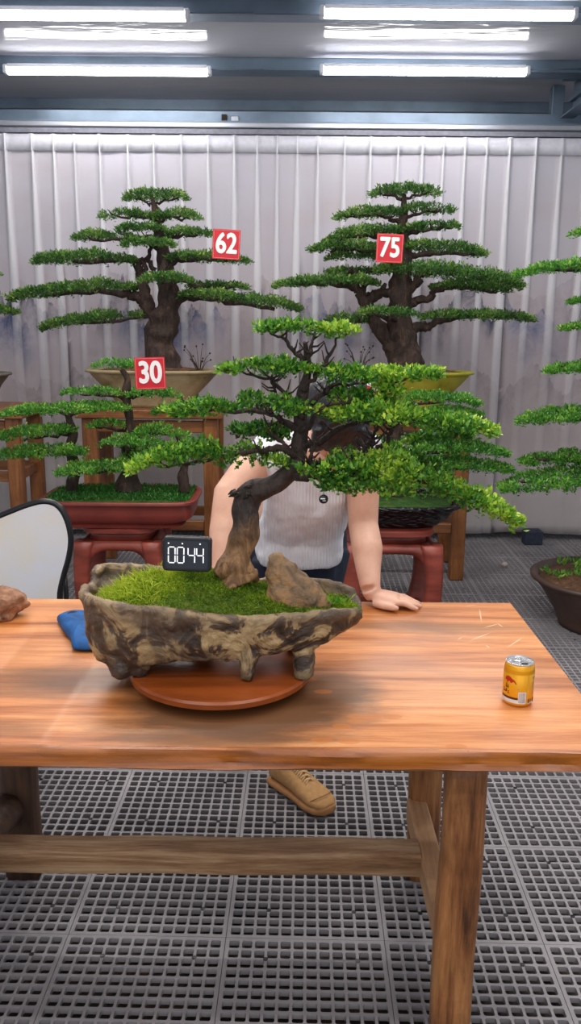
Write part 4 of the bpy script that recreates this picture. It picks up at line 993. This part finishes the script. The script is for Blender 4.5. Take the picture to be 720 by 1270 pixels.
b.tube([P(190, 452, YB-.03), P(187, 430, YB-.02), P(189, 410, YB), P(194, 398, YB)], [.05, .04, .045, .04], 12, .6, 14)
b.go('trunk', m_bark, t)
for pts, r0, r1 in (([(199, 400), (186, 383), (178, 365), (175, 340), (168, 325), (150, 322), (90, 324)], .055, .012), ([(184, 378), (170, 368), (150, 364), (100, 362), (50, 366)], .038, .01), ([(178, 368), (182, 350), (180, 335), (176, 320)], .03, .012),
        ([(196, 395), (180, 392), (160, 396), (100, 402)], .02, .008), ([(210, 385), (225, 368), (245, 368), (290, 374), (340, 382)], .045, .01), ([(207, 350), (222, 345), (245, 353), (290, 356)], .028, .008), ([(204, 330), (220, 322), (250, 322), (290, 324)], .028, .008),
        ([(204, 325, -.1), (200, 345, -.2), (205, 350, -.3)], .022, .01), ([(203, 315), (190, 305), (180, 300), (165, 300)], .02, .007), ([(201, 305), (215, 294), (245, 292)], .018, .006), ([(199, 300), (185, 294), (160, 296), (110, 297)], .02, .006), ([(197, 285), (180, 282), (160, 284)], .014, .005),
        ([(195, 272), (180, 268), (145, 269)], .014, .005), ([(195, 275), (210, 270), (235, 271)], .014, .005), ([(190, 255), (180, 250), (168, 247)], .009, .004), ([(188, 335), (184, 320), (188, 305), (192, 296)], .018, .008), ([(190, 252), (205, 250), (222, 247)], .009, .004)):
    limb(t, pts, r0, r1, m_bark, YB, twigs=5, tl=.06, wf=16, jit=.006)
for a in ((156, 231, 237, 253, 0, 0), (126, 190, 261, 276, 0, 0), (191, 247, 261, 279, 0, 0), (147, 206, 278, 290, -.1, 0), (93, 168, 288, 301, 0, 0), (206, 264, 284, 298, 0, 0), (153, 216, 296, 310, -.18, 0), (43, 170, 313, 332, 0, 0), (209, 308, 313, 330, 0, 4), (174, 236, 338, 356, -.25, 0), (236, 305, 348, 363, .1, 2), (15, 168, 346, 376, 0, -14), (225, 372, 358, 388, 0, 18), (55, 178, 384, 411, .05, -15)):
    bpad(t, a[0], a[1], a[2], a[3], YB+a[4], .24, a[5])
# thin dry weed in that pot
def dry_weed(t, px, py, Y):
    b = B(); o_ = P(px, py, Y)
    for k_ in range(14):
        d_ = Vector((random.uniform(-.09, .09), random.uniform(-.03, .03), random.uniform(.05, .15))); b.tube([o_ + Vector((d_.x*.2, 0, 0)), o_ + d_*.6 + Vector((0, 0, .01)), o_ + d_], [.002, .0015, .001], 4)
        e = o_ + d_; b.ball(e, .006, 6)
    b.go('dry_weed', m_bark, t)
dry_weed(t, 247, 459, YB-.12)
# --- tree 75
YB = 5.10
t = thing('potted_bonsai', 'tall layered bonsai in a yellow-green pot, sign 75 in its branches', 'bonsai', (P(501, 508, YB).x, YB, ZS), 'bonsai along the curtain')
ztp = P(501, 462, YB-.2).z; pc = P(501, 480, YB)
round_pot(t, pc.x, YB, ztp, ZS+.001, 85*mpp(YB, 1.2), m_yelpot, .55)
soil_disc(t, (pc.x, YB, ztp-.012), 75*mpp(YB), 75*mpp(YB)*.5, .03, m_soil)
b = B(); c = cr([tuple(P(a, e, YB)) + (r_*mpp(YB),) for a, e, r_ in ((502, 460, 26), (502, 452, 22), (500, 435, 20), (496, 415, 17), (495, 395, 14), (496, 375, 13), (498, 350, 13), (499, 330, 11), (500, 310, 9), (499, 290, 7), (500, 270, 5), (501, 250, 3.5), (501, 240, 2))], 5)
b.tube([Vector(a[:3]) for a in c], [a[3] for a in c], 16, .5, 14)
b.go('trunk', m_bark, t)
for pts, r0, r1 in (([(492, 435), (475, 412), (460, 390), (448, 368), (438, 355), (400, 350), (350, 352)], .06, .012), ([(455, 382), (462, 368), (475, 362), (492, 366)], .03, .03), ([(455, 380), (450, 365), (452, 345), (430, 340)], .03, .01), ([(500, 415), (515, 405), (530, 408), (545, 398), (580, 392), (640, 394)], .04, .01),
        ([(500, 380), (515, 372), (532, 370), (542, 360), (570, 356), (615, 362)], .035, .01), ([(500, 365), (515, 352), (525, 338), (560, 338), (620, 352)], .035, .01), ([(499, 340), (485, 332), (460, 335), (420, 342)], .03, .01), ([(499, 325), (515, 318), (545, 313), (590, 316)], .025, .008),
        ([(499, 318), (480, 312), (450, 310), (410, 310)], .022, .008), ([(499, 300), (480, 294), (450, 293), (415, 298)], .02, .007), ([(499, 292), (515, 286), (540, 283), (560, 283)], .018, .006), ([(500, 278), (480, 270), (460, 267), (430, 269)], .016, .006), ([(500, 272), (515, 264), (545, 262)], .016, .005), ([(501, 250), (480, 242), (470, 240)], .01, .004), ([(501, 248), (520, 241), (535, 240)], .01, .004),
        ([(498, 400, 0), (480, 393, -.15), (460, 390, -.2)], .02, .008), ([(462, 395), (445, 398), (420, 399)], .02, .008)):
    limb(t, pts, r0, r1, m_bark, YB, twigs=5, tl=.06, wf=16, jit=.006)
for a in ((461, 544, 230, 247, 0, 0), (418, 499, 257, 275, 0, -5), (497, 560, 252, 270, 0, 0), (402, 500, 278, 305, 0, -14), (500, 567, 274, 291, 0, -3), (386, 470, 300, 316, -.05, 0), (499, 598, 297, 322, 0, 10), (405, 480, 313, 326, .1, 0), (467, 646, 322, 362, -.12, 22), (395, 470, 331, 347, .1, -4), (340, 468, 342, 361, -.02, -4), (536, 630, 348, 367, .05, 6), (400, 462, 390, 406, .05, 0), (446, 514, 380, 396, -.24, 2), (523, 659, 384, 403, 0, 4)):
    bpad(t, a[0], a[1], a[2], a[3], YB+a[4], .24, a[5])
dry_weed(t, 445, 458, YB-.1)

# --- three-trunk tree in the red tray
YL = 4.22
zt_ = P(155, 612, YL).z; ztop = P(155, 622, YL-.2).z
t = thing('potted_bonsai', 'three-trunk bonsai in a long red tray pot, sign 30 on it', 'bonsai', (xs1, YL, zst), 'bonsai along the curtain')
hw = 95*mpp(YL, .65); zt_ = ztop; zb_ = zst + .002; h = zt_-zb_
b = B(); b.lathe((xs1, YL, zb_), [(.83, .0), (.84, h*.07), (.80, h*.13), (.86, h*.2), (.93, h*.3), (.95, h*.55), (.92, h*.82), (.93, h*.86), (1.0, h*.88), (1.0, h*.97), (.985, h), (.93, h), (.92, h*.9), (.0005, h*.88)], 64, hw, .235, 6); o = b.go('pot', m_redpot, t); edge(o, 50)
b = B(); b.lathe((xs1, YL, zt_-.018), [(1.0, 0), (.95, .008), (.6, .02), (.001, .035)], 48, hw*.92, .235*.9, 6); b.go('moss_bed', m_dmoss, t)
N = 2600; xx = rng.uniform(-.9, .9, N)*hw; yy = rng.uniform(-.9, .9, N)*.21
pos = np.stack([xs1+xx, YL+yy, np.full(N, zt_-.004) + .012*(1-(xx/hw)**2)], 1); ax = np.tile([0, -.2, 1.0], (N, 1))
o = leaves('grass', pos, ax, .016, .005, 3, m_leafC, t, np.full(N, .25), .8); o['kind'] = 'stuff'
def trunk2(t, pts, Y, mat=m_bark, seg=14):
    b = B(); c = cr([tuple(P(a, e, Y)) + (r_*mpp(Y),) for a, e, r_ in pts], 5); b.tube([Vector(a[:3]) for a in c], [a[3] for a in c], seg, .5, 16); return b.go('trunk', mat, t)
trunk2(t, [(90, 613, 8), (90, 600, 7), (92, 588, 7), (90, 572, 9), (86, 555, 6), (90, 538, 6), (86, 522, 5), (82, 510, 4)], YL)
trunk2(t, [(160, 608, 17), (160, 598, 14), (162, 578, 10), (160, 560, 8), (160, 540, 7), (160, 520, 6), (157, 500, 5.5), (156, 485, 5), (158, 470, 3.5), (150, 458, 2.5)], YL)
trunk2(t, [(227, 610, 7), (227, 598, 6), (226, 588, 6), (228, 575, 5), (226, 560, 4), (220, 540, 3)], YL)
for pts, r0, r1 in (([(90, 575), (100, 580), (115, 585), (150, 582)], .012, .006), ([(88, 560), (70, 562), (30, 566)], .015, .006), ([(90, 540), (70, 540), (30, 544)], .015, .006), ([(84, 515), (60, 508), (20, 512)], .012, .006), ([(84, 514), (110, 508), (150, 507)], .012, .006), ([(156, 495), (140, 490), (100, 488)], .014, .005), ([(157, 495), (180, 488), (215, 492)], .014, .005),
        ([(160, 545), (180, 538), (220, 540)], .014, .006), ([(160, 540), (145, 532), (120, 530)], .012, .005), ([(161, 560), (150, 552, -.1), (180, 550, -.1)], .012, .005), ([(162, 575), (185, 568), (215, 572)], .014, .006), ([(90, 600), (100, 590), (106, 584)], .004, .003)):
    limb(t, pts, r0, r1, m_bark, YL, twigs=4, tl=.04, wf=20, jit=.005)
LC = .017
for a in ((117, 168, 445, 461, 0, 0), (78, 148, 481, 492, 0, 2), (158, 224, 480, 498, 0, 2), (3, 158, 498, 519, -.05, -6), (-12, 93, 524, 550, 0, -12), (111, 153, 521, 535, -.05, 0), (167, 232, 526, 548, -.03, 3), (-14, 104, 551, 573, 0, -6), (124, 200, 542, 557, -.12, 0), (150, 222, 553, 580, .03, 0), (72, 165, 571, 593, -.15, -6), (190, 250, 500, 520, .05, 0), (195, 262, 548, 566, .03, 0), (75, 105, 553, 568, -.12, 0)):
    bpad(t, a[0], a[1], a[2], a[3], YL+a[4], .17, a[5], .48, .55, LC, m_leafC)

# --- tree in the black plastic
t = thing('potted_bonsai', 'low layered bonsai in a black plastic wrapped pot, half hidden behind the front bonsai', 'bonsai', (xs2_, YL, zst), 'bonsai along the curtain')
zt_ = P(500, 628, YL-.2).z; xw = P(500, 640, YL).x
b = B(); b.lathe((xs2_+.03, YL, zst+.002), [(.6, 0), (.68, .02), (.78, .05), (.92, .11), (1.0, zt_-zst-.02), (1.02, zt_-zst), (.93, zt_-zst), (.9, zt_-zst-.02), (.001, zt_-zst-.02)], 64, 84*mpp(YL, .6), .25, 2.6)
for i, v in enumerate(b.v):
    k_ = noise.noise(v*12)*.03 + noise.noise(v*30)*.012; b.v[i] = Vector((xs2_ + (v.x-xs2_)*(1+k_), YL + (v.y-YL)*(1+k_), max(zst+.002, v.z + k_*.2)))
b.go('plastic_wrap', m_plastic, t)
soil_disc(t, (xs2_+.03, YL, zt_-.015), 70*mpp(YL), .21, .03, m_dmoss, 'moss_bed')
trunk2(t, [(495, 628, 15), (495, 610, 12), (492, 590, 10), (492, 570, 9), (490, 550, 7), (492, 530, 6), (490, 510, 5), (492, 492, 3)], YL)
limb(t, [(490, 520), (480, 505), (470, 494, -.10), (466, 486, -.125)], .01, .005, m_bark, YL)
for a in ((505, 592, 483, 508, 0, 8), (530, 598, 503, 521, .05, 6), (520, 612, 520, 542, 0, 10), (512, 628, 545, 568, -.02, 8), (528, 636, 566, 589, 0, 10), (440, 510, 500, 516, 0, 0), (430, 500, 540, 560, .05, -4), (420, 500, 570, 592, 0, -4), (460, 540, 590, 606, -.1, 3)):
    bpad(t, a[0], a[1], a[2], a[3], YL+a[4], .18, a[5], .42, .6, LC, m_leafC)
    limb(t, [(492, (a[2]+a[3])/2+6), ((492+(a[0]+a[1])/2)/2, (a[2]+a[3])/2+5), ((a[0]+a[1])/2, (a[2]+a[3])/2+3)], .014, .006, m_bark, YL+a[4]*.5, twigs=4, tl=.04)

# --- tree at the right edge, pot on the floor
YR = 4.12; pc = P(748, 740, YR); zt_ = .27
t = thing('potted_bonsai', 'large bonsai in a dark round pot on the floor at the right edge', 'bonsai', (pc.x, YR, 0), 'bonsai along the curtain')
round_pot(t, pc.x, YR, zt_, .004, .372, m_darkpot, 1.0, 2.0, .58)
soil_disc(t, (pc.x, YR, zt_-.03), .335, .335, .05, m_soil)
N = 420; a = rng.uniform(0, 2*PI, N); q = rng.uniform(.05, .28, N)**1; pos = np.stack([pc.x+q*np.cos(a)*1.0-.02, YR+q*np.sin(a), np.full(N, zt_+.004)], 1); k_ = (np.sin(pos[:, 0]*30)+np.cos(pos[:, 1]*23)) > -.1
o = leaves('weeds', pos[k_], np.tile([0, -.2, 1.0], (k_.sum(), 1)), .034, .010, 4, m_leafC, t, np.full(k_.sum(), .75), .9); o['kind'] = 'stuff'
tx = 792
trunk2(t, [(tx-25, 728, 30), (tx-18, 700, 24), (tx-5, 650, 20), (tx+5, 600, 18), (tx, 550, 16), (tx-6, 500, 14), (tx, 440, 12), (tx+6, 380, 9), (tx, 330, 7), (tx-2, 280, 4), (tx, 250, 2)], YR)
for a in ((712, 800, 280, 294, 0, -3), (640, 860, 314, 346, 0, -16), (708, 790, 366, 379, -.1, -4), (698, 860, 396, 412, 0, -5), (680, 880, 444, 466, 0, -8), (643, 880, 500, 530, 0, -10), (647, 900, 556, 578, .1, -8), (621, 860, 576, 612, -.1, -18)):
    bpad(t, a[0], a[1], a[2], a[3], YR+a[4], .22, a[5], .45, .6, .019, m_leafC)
    limb(t, [(tx, (a[2]+a[3])/2+10), ((tx+a[0])/2+10, (a[2]+a[3])/2+4), (a[0]+20, (a[2]+a[3])/2+3)], .03, .006, m_bark, YR+a[4]*.5, twigs=5, tl=.05)
# --- tree at the left edge on its stand
YE = 5.05; zs3 = P(20, 509, 4.8).z; cx3 = P(-52, 490, YE).x
t = thing('potted_bonsai', 'bonsai in a grey pot cut off by the left edge of the picture', 'bonsai', (cx3, YE, zs3), 'bonsai along the curtain')
zt_ = P(5, 462, YE).z; round_pot(t, cx3, YE, zt_, zs3+.001, P(13, 465, YE).x-cx3, m_greypot, .6, 2.4, .62)
soil_disc(t, (cx3, YE, zt_-.012), .27, .15, .03, m_soil)
trunk2(t, [(-52, 468, 18), (-54, 440, 15), (-58, 400, 12), (-54, 350, 9), (-56, 300, 5)], YE)
for a in ((-150, 19, 374, 392, 0, 6), (-140, -5, 330, 350, 0, 0), (-120, -12, 290, 306, 0, 0)):
    bpad(t, a[0], a[1], a[2], a[3], YE+a[4], .2, a[5])
    limb(t, [(-54, (a[2]+a[3])/2+6), (-30, (a[2]+a[3])/2+4), (a[1]-15, (a[2]+a[3])/2+3)], .02, .006, m_bark, YE, twigs=4, tl=.05)

# small bits on the floor
for px, py, col_, nm, lab in ((625, 703, srgb(210, 190, 186), 'pebble', 'small pale pebble on the floor beside the right plant stand'),):
    q = PZ(px, py, 0); b = B(); b.ball((q.x, q.y, .016), (.022, .018, .016), 12, .2, 2); tag(b.thing(nm, plain('pale_pebble', col_, .7), (q.x, q.y, 0)), lab, 'pebble')

# ------------------------------------------------------------ the person
pr_ = thing('person', 'person in white T-shirt leaning on the table, head bowed behind the front bonsai', 'person', (P(370, 700, 2.5).x, 2.6, 0))
SL, SR = P(333, 566, 2.33), P(450, 564, 2.31)      # shoulders, picture left and right
HIP = Vector((P(368, 700, 2.6).x, 2.62, .86)); CH_ = P(392, 590, 2.36); NK = P(406, 548, 2.28)
WR = P(459, 729, 2.15); WR.z = TT + .045; ER = P(450, 650, 2.28)
EL = P(284, 612, 2.24); WL = P(272, 700, 2.10); WL.z = TT + .05
b = B()
b.loft([(HIP + Vector((0, 0, -.06)), (.15, 0, 0), (0, .10, 0)), (HIP + Vector((0, 0, .03)), (.145, 0, 0), (0, .095, .0)), ((HIP+CH_)/2 + Vector((0, .03, .02)), (.125, 0, 0), (0, .075, .06)), (CH_ + Vector((0, .02, 0)), (.145, 0, 0), (0, .08, .07)), ((SL+SR)/2 + Vector((.005, .03, .0)), (.13, 0, 0), (0, .06, .055)), (NK, (.06, 0, 0), (0, .05, .04))], 28)
HD = P(420, 522, 2.13)
b.tube([NK + Vector((0, .04, -.02)), NK + Vector((.005, -.02, .02)), HD + Vector((0, .05, .02))], [.062, .054, .056], 16)
# head: bowed, the crown towards the camera
hdir = Vector((0, -.62, -.78)).normalized()    # chin direction
fdir = Vector((0, -.78, .62)).normalized() * -1.0
fdir = Vector((.05, -.55, -.83)).normalized()   # the way the face looks
updir = Vector((0, -.83, .55)).normalized()     # crown of the head
rt = Vector((1, 0, 0))
def hp(a, u_, f_): return HD + rt*a + updir*u_ + fdir*f_
def hball(a, u_, f_, ra, ru, rf, seg=18):
    k0 = len(b.v); b.ball((0, 0, 0), 1.0, seg)
    for i in range(k0, len(b.v)): v = b.v[i]; b.v[i] = hp(a + v.x*ra, u_ + v.z*ru, f_ - v.y*rf)
hball(0, .02, -.01, .076, .092, .094); hball(0, -.045, .035, .058, .065, .055); hball(0, -.085, .055, .028, .022, .022)
hball(0, -.02, .088, .010, .020, .014); hball(0, -.032, .096, .014, .010, .010); hball(0, -.058, .082, .022, .005, .008); hball(0, -.067, .080, .020, .006, .008)
for s_ in (-1, 1):
    hball(s_*.030, .012, .076, .022, .008, .010); hball(s_*.077, -.01, -.005, .008, .028, .016); hball(s_*.032, -.022, .066, .022, .018, .014)
# arms
b.tube([SR + Vector((-.02, .02, .01)), SR, (SR+ER)/2, ER, (ER*1.2+WR*.8)/2 + Vector((.004, 0, 0)), WR + (ER-WR)*.25, WR], [.05, .052, .046, .042, .043, .033, .027], 18)
b.tube([SL + Vector((.02, .02, .01)), SL, (SL+EL)/2 + Vector((-.01, 0, .005)), EL, (EL*1.2+WL*.8)/2, WL + (EL-WL)*.25, WL], [.05, .052, .047, .043, .044, .034, .027], 18)
def hand(wr, fdir_, side, zt=TT):
    """flat hand: palm then five fingers along fdir_; side = thumb side"""
    f = Vector(fdir_).normalized(); sd = Vector((-f.y, f.x, 0))*side; z0 = zt + .0125
    heel = Vector((wr.x, wr.y, zt+.022)) + f*.012; kn = heel + f*.062; kn.z = zt+.019
    b.tube([wr, heel], [.027, .024], 14)
    b.loft([(heel + Vector((0, 0, .002)), sd*.028, (0, 0, .019)), (heel + f*.03, sd*.038, (0, 0, .017)), (kn, sd*.040, (0, 0, .0135))], 18, 2.6)
    for k_, (o_, ln, r_) in enumerate(((.030, .062, .0082), (.010, .070, .0085), (-.010, .065, .0082), (-.029, .052, .0072))):
        p0 = kn - f*.008 + sd*o_*.95; a = f + sd*(o_*4.0); a.normalize()
        p1 = p0 + a*ln*.45 + Vector((0, 0, .004)); p2 = p0 + a*ln*.78; p3 = p0 + a*ln
        p1.z = z0+.007; p2.z = z0-.001; p3.z = z0-.004
        b.tube([p0, p1, p2, p3, p3 + a*r_*.5], [r_*1.12, r_*1.02, r_*.95, r_*.8, r_*.4], 12)
    p0 = heel + sd*.022 + f*.004; a = (f*.75 + sd*.75).normalized(); p1 = p0 + a*.03; p2 = p1 + (f*.95+sd*.35).normalized()*.028; p3 = p2 + (f*.98+sd*.2).normalized()*.018
    for p in (p0, p1, p2, p3): p.z = z0+.001
    b.tube([p0, p1, p2, p3], [.0125, .0105, .0095, .006], 12)
hand(WR, (1, -.18, 0), -1); hand(WL, (-.6, -.55, 0), 1)
# legs
KF = Vector((HIP.x+.02, 2.50, .50)); AF = PZ(352, 962, .0) + Vector((0, .03, .10)); KB = Vector((HIP.x-.1, 2.72, .48)); AB = Vector((HIP.x-.10, 2.98, .10))
for h_, k_, a_ in ((HIP + Vector((.075, 0, -.03)), KF, AF), (HIP + Vector((-.075, .02, -.03)), KB, AB)):
    b.tube([h_, (h_+k_)/2, k_, (k_*1.3+a_*.7)/2, a_], [.085, .072, .052, .053, .035], 18)
o = b.go('body', m_skin, pr_); remesh(o, .0045, 3)
# shirt
b = B()
hem = HIP + Vector((.005, -.14, -.055)); hem.x = P(371, 705, 2.48).x
rings = [(hem, (.128, 0, 0), (0, .105, .0)), (hem + Vector((.0, .01, .03)), (.136, 0, 0), (0, .118, .01)), (hem + Vector((.004, .02, .10)), (.132, 0, 0), (0, .122, .03)), (CH_ + Vector((-.012, .05, -.06)), (.135, 0, 0), (0, .105, .05)), (CH_ + Vector((-.006, .03, .0)), (.15, 0, 0), (0, .098, .07)), ((SL+SR)/2 + Vector((0, .035, .01)), (.155, 0, 0), (0, .072, .066)), ((SL+SR)/2 + Vector((.01, .02, .04)), (.10, 0, 0), (0, .062, .045)), (NK + Vector((0, .02, .0)), (.065, 0, 0), (0, .056, .04))]
b.loft(rings, 32, 2.2)
for S_, E_, sx_ in ((SR, ER, 1), (SL, EL, -1)):
    a = (E_-S_); b.tube([S_ + Vector((-sx_*.05, .02, .02)), S_ + Vector((0, 0, .006)), S_ + a*.2, S_ + a*.32], [.062, .064, .060, .061], 18)
o = b.go('shirt', m_shirt, pr_); remesh(o, .006, 3, [(.05, .012, 1)])
# trousers
b = B()
b.loft([(HIP + Vector((0, 0, -.08)), (.165, 0, 0), (0, .112, 0)), (HIP + Vector((0, -.01, .02)), (.158, 0, 0), (0, .108, 0)), (HIP + Vector((0, -.01, .07)), (.142, 0, 0), (0, .10, 0))], 28)
b.loft([(HIP + Vector((-.01, -.10, -.06)), (.135, 0, 0), (0, .07, 0)), (HIP + Vector((-.01, -.10, -.12)), (.13, 0, 0), (0, .07, 0)), (HIP + Vector((0, -.04, -.2)), (.11, 0, 0), (0, .06, 0))], 24)
for h_, k_, a_ in ((HIP + Vector((.075, 0, -.05)), KF, AF), (HIP + Vector((-.075, .02, -.05)), KB, AB)):
    b.tube([h_, (h_+k_)/2, k_, (k_*1.2+a_*.8)/2, a_ + (k_-a_)*.08], [.10, .088, .068, .064, .052], 18)
o = b.go('trousers', m_navy, pr_); remesh(o, .008, 2)
# hair
b = B(); hball(0, .032, -.018, .086, .094, .098, 24); hball(0, .03, .035, .074, .062, .050, 20)
for k_ in range(60):
    a = random.uniform(-1, 1); p0 = hp(a*.07, .04+random.uniform(-.02, .03), .055); p1 = hp(a*.08+random.uniform(-.012, .012), .012+random.uniform(-.02, .012), .088); b.tube([p0, (p0+p1)/2 + fdir*.012, p1], [.009, .007, .002], 6)
for k_ in range(120):
    v = Vector((random.gauss(0, 1), random.gauss(0, 1), random.gauss(0, 1))).normalized()
    if v.z < -.2: continue
    p0 = hp(v.x*.082, .032+v.z*.09, -.018-v.y*.094); b.tube([p0, p0 + Vector((v.x*.01, -.008, random.uniform(-.012, .012)))], [.008, .002], 6)
o = b.go('hair', m_hair, pr_); remesh(o, .004, 1)
# eyes
b = B()
for s_ in (-1, 1): hball(s_*.031, -.002, .078, .012, .005, .007, 12)
b.go('eyes', m_black, pr_)
# shoes
def shoe(heel, toe, name='shoe'):
    d = toe-heel; d.z = 0; L_ = d.length; f = d.normalized(); s1 = Vector((-f.y, f.x, 0))
    R_ = lambda t, z, hw_, hh: (heel + f*(t*L_) + Vector((0, 0, z)), s1*hw_*1.14, (0, 0, hh))
    b = B(); b.loft([R_(.0, .014, .02, .012), R_(.03, .015, .034, .014), R_(.25, .015, .038, .014), (R_(.5, .015, .038, .014)), R_(.75, .015, .048, .014), R_(.9, .016, .043, .014), R_(.985, .017, .026, .013), R_(1.0, .018, .012, .01)], 20, 3.2)
    sole_b = b
    b = B(); b.loft([R_(.015, .05, .016, .02), R_(.05, .062, .032, .038), R_(.25, .068, .035, .046), R_(.45, .058, .037, .038), R_(.62, .046, .041, .03), R_(.8, .038, .044, .022), R_(.93, .033, .036, .017), R_(.985, .028, .018, .01)], 22, 2.3)
    b.loft([R_(.18, .06, .034, .03), ((heel + f*(.19*L_) + Vector((0, 0, .10))), s1*.036, f*.045), ((heel + f*(.19*L_) + Vector((0, 0, .14))), s1*.038, f*.048)], 20) if False else None
    b.loft([(heel + f*(.23*L_) + Vector((0, 0, .06)), s1*.034, f*.06), (heel + f*(.21*L_) + Vector((0, 0, .10)), s1*.036, f*.052), (heel + f*(.20*L_) + Vector((0, 0, .135)), s1*.038, f*.050)], 20)
    o = b.go('shoe', m_shoe, pr_, label='tan lace-up high-top shoe'); remesh(o, .004, 2); root = o; sole_b.go('sole', m_sole, root)
    b = B()   # toe-cap seam, side panel
    for t0, hw_, zt_s in ((.80, .0455, .046),):
        pts = [heel + f*(t0*L_ - .0) + s1*(hw_*math.sin(a)) + f*(.03*math.cos(a)) + Vector((0, 0, .026 + .034*math.cos(a)**.5 if math.cos(a) > 0 else .026)) for a in np.linspace(-1.45, 1.45, 14)]
        b.tube(pts, .0016, 6)
    b.go('seam', plain('seam_brown', srgb(150, 104, 60), .8) if 'seam_brown' not in MATS else MATS['seam_brown'], root)
    b = B()
    for i in range(6):
        t_ = .34 + i*.055; z = np.interp(t_, [.25, .45, .62, .8], [.118, .099, .079, .062]) + .001; w_ = .021 - i*.0005; p = heel + f*(t_*L_) + Vector((0, 0, z))
        b.tube([p - s1*w_ + Vector((0, 0, -.010)), p - s1*w_*.4, p + s1*w_*.4 + f*.004, p + s1*w_ + f*.008 + Vector((0, 0, -.010))], .0032, 6)
        b.tube([p + s1*w_ + Vector((0, 0, -.008)), p + s1*w_*.3 + Vector((0, 0, .002)), p - s1*w_ + f*.010 + Vector((0, 0, -.010))], .0030, 6)
    p = heel + f*(.30*L_) + Vector((0, 0, .112))
    for s_ in (-1, 1): b.tube([Vector(q) for q in cr([tuple(p), tuple(p + s1*s_*.02 + Vector((0, 0, .012))), tuple(p + s1*s_*.034 + f*.006), tuple(p + s1*s_*.02 + f*.012 + Vector((0, 0, -.004))), tuple(p)], 4)], .0022, 6)
    b.go('laces', m_lace, root)
te = PZ(409, 1013, 0); hl = PZ(350, 976, 0)
hl.z = te.z = .004; hl = te + (hl-te).normalized()*.275
shoe(hl, te)
h2 = Vector((AB.x-.02, AB.y+.07, .004)); shoe(h2, h2 + Vector((-.03, -.28, 0)))
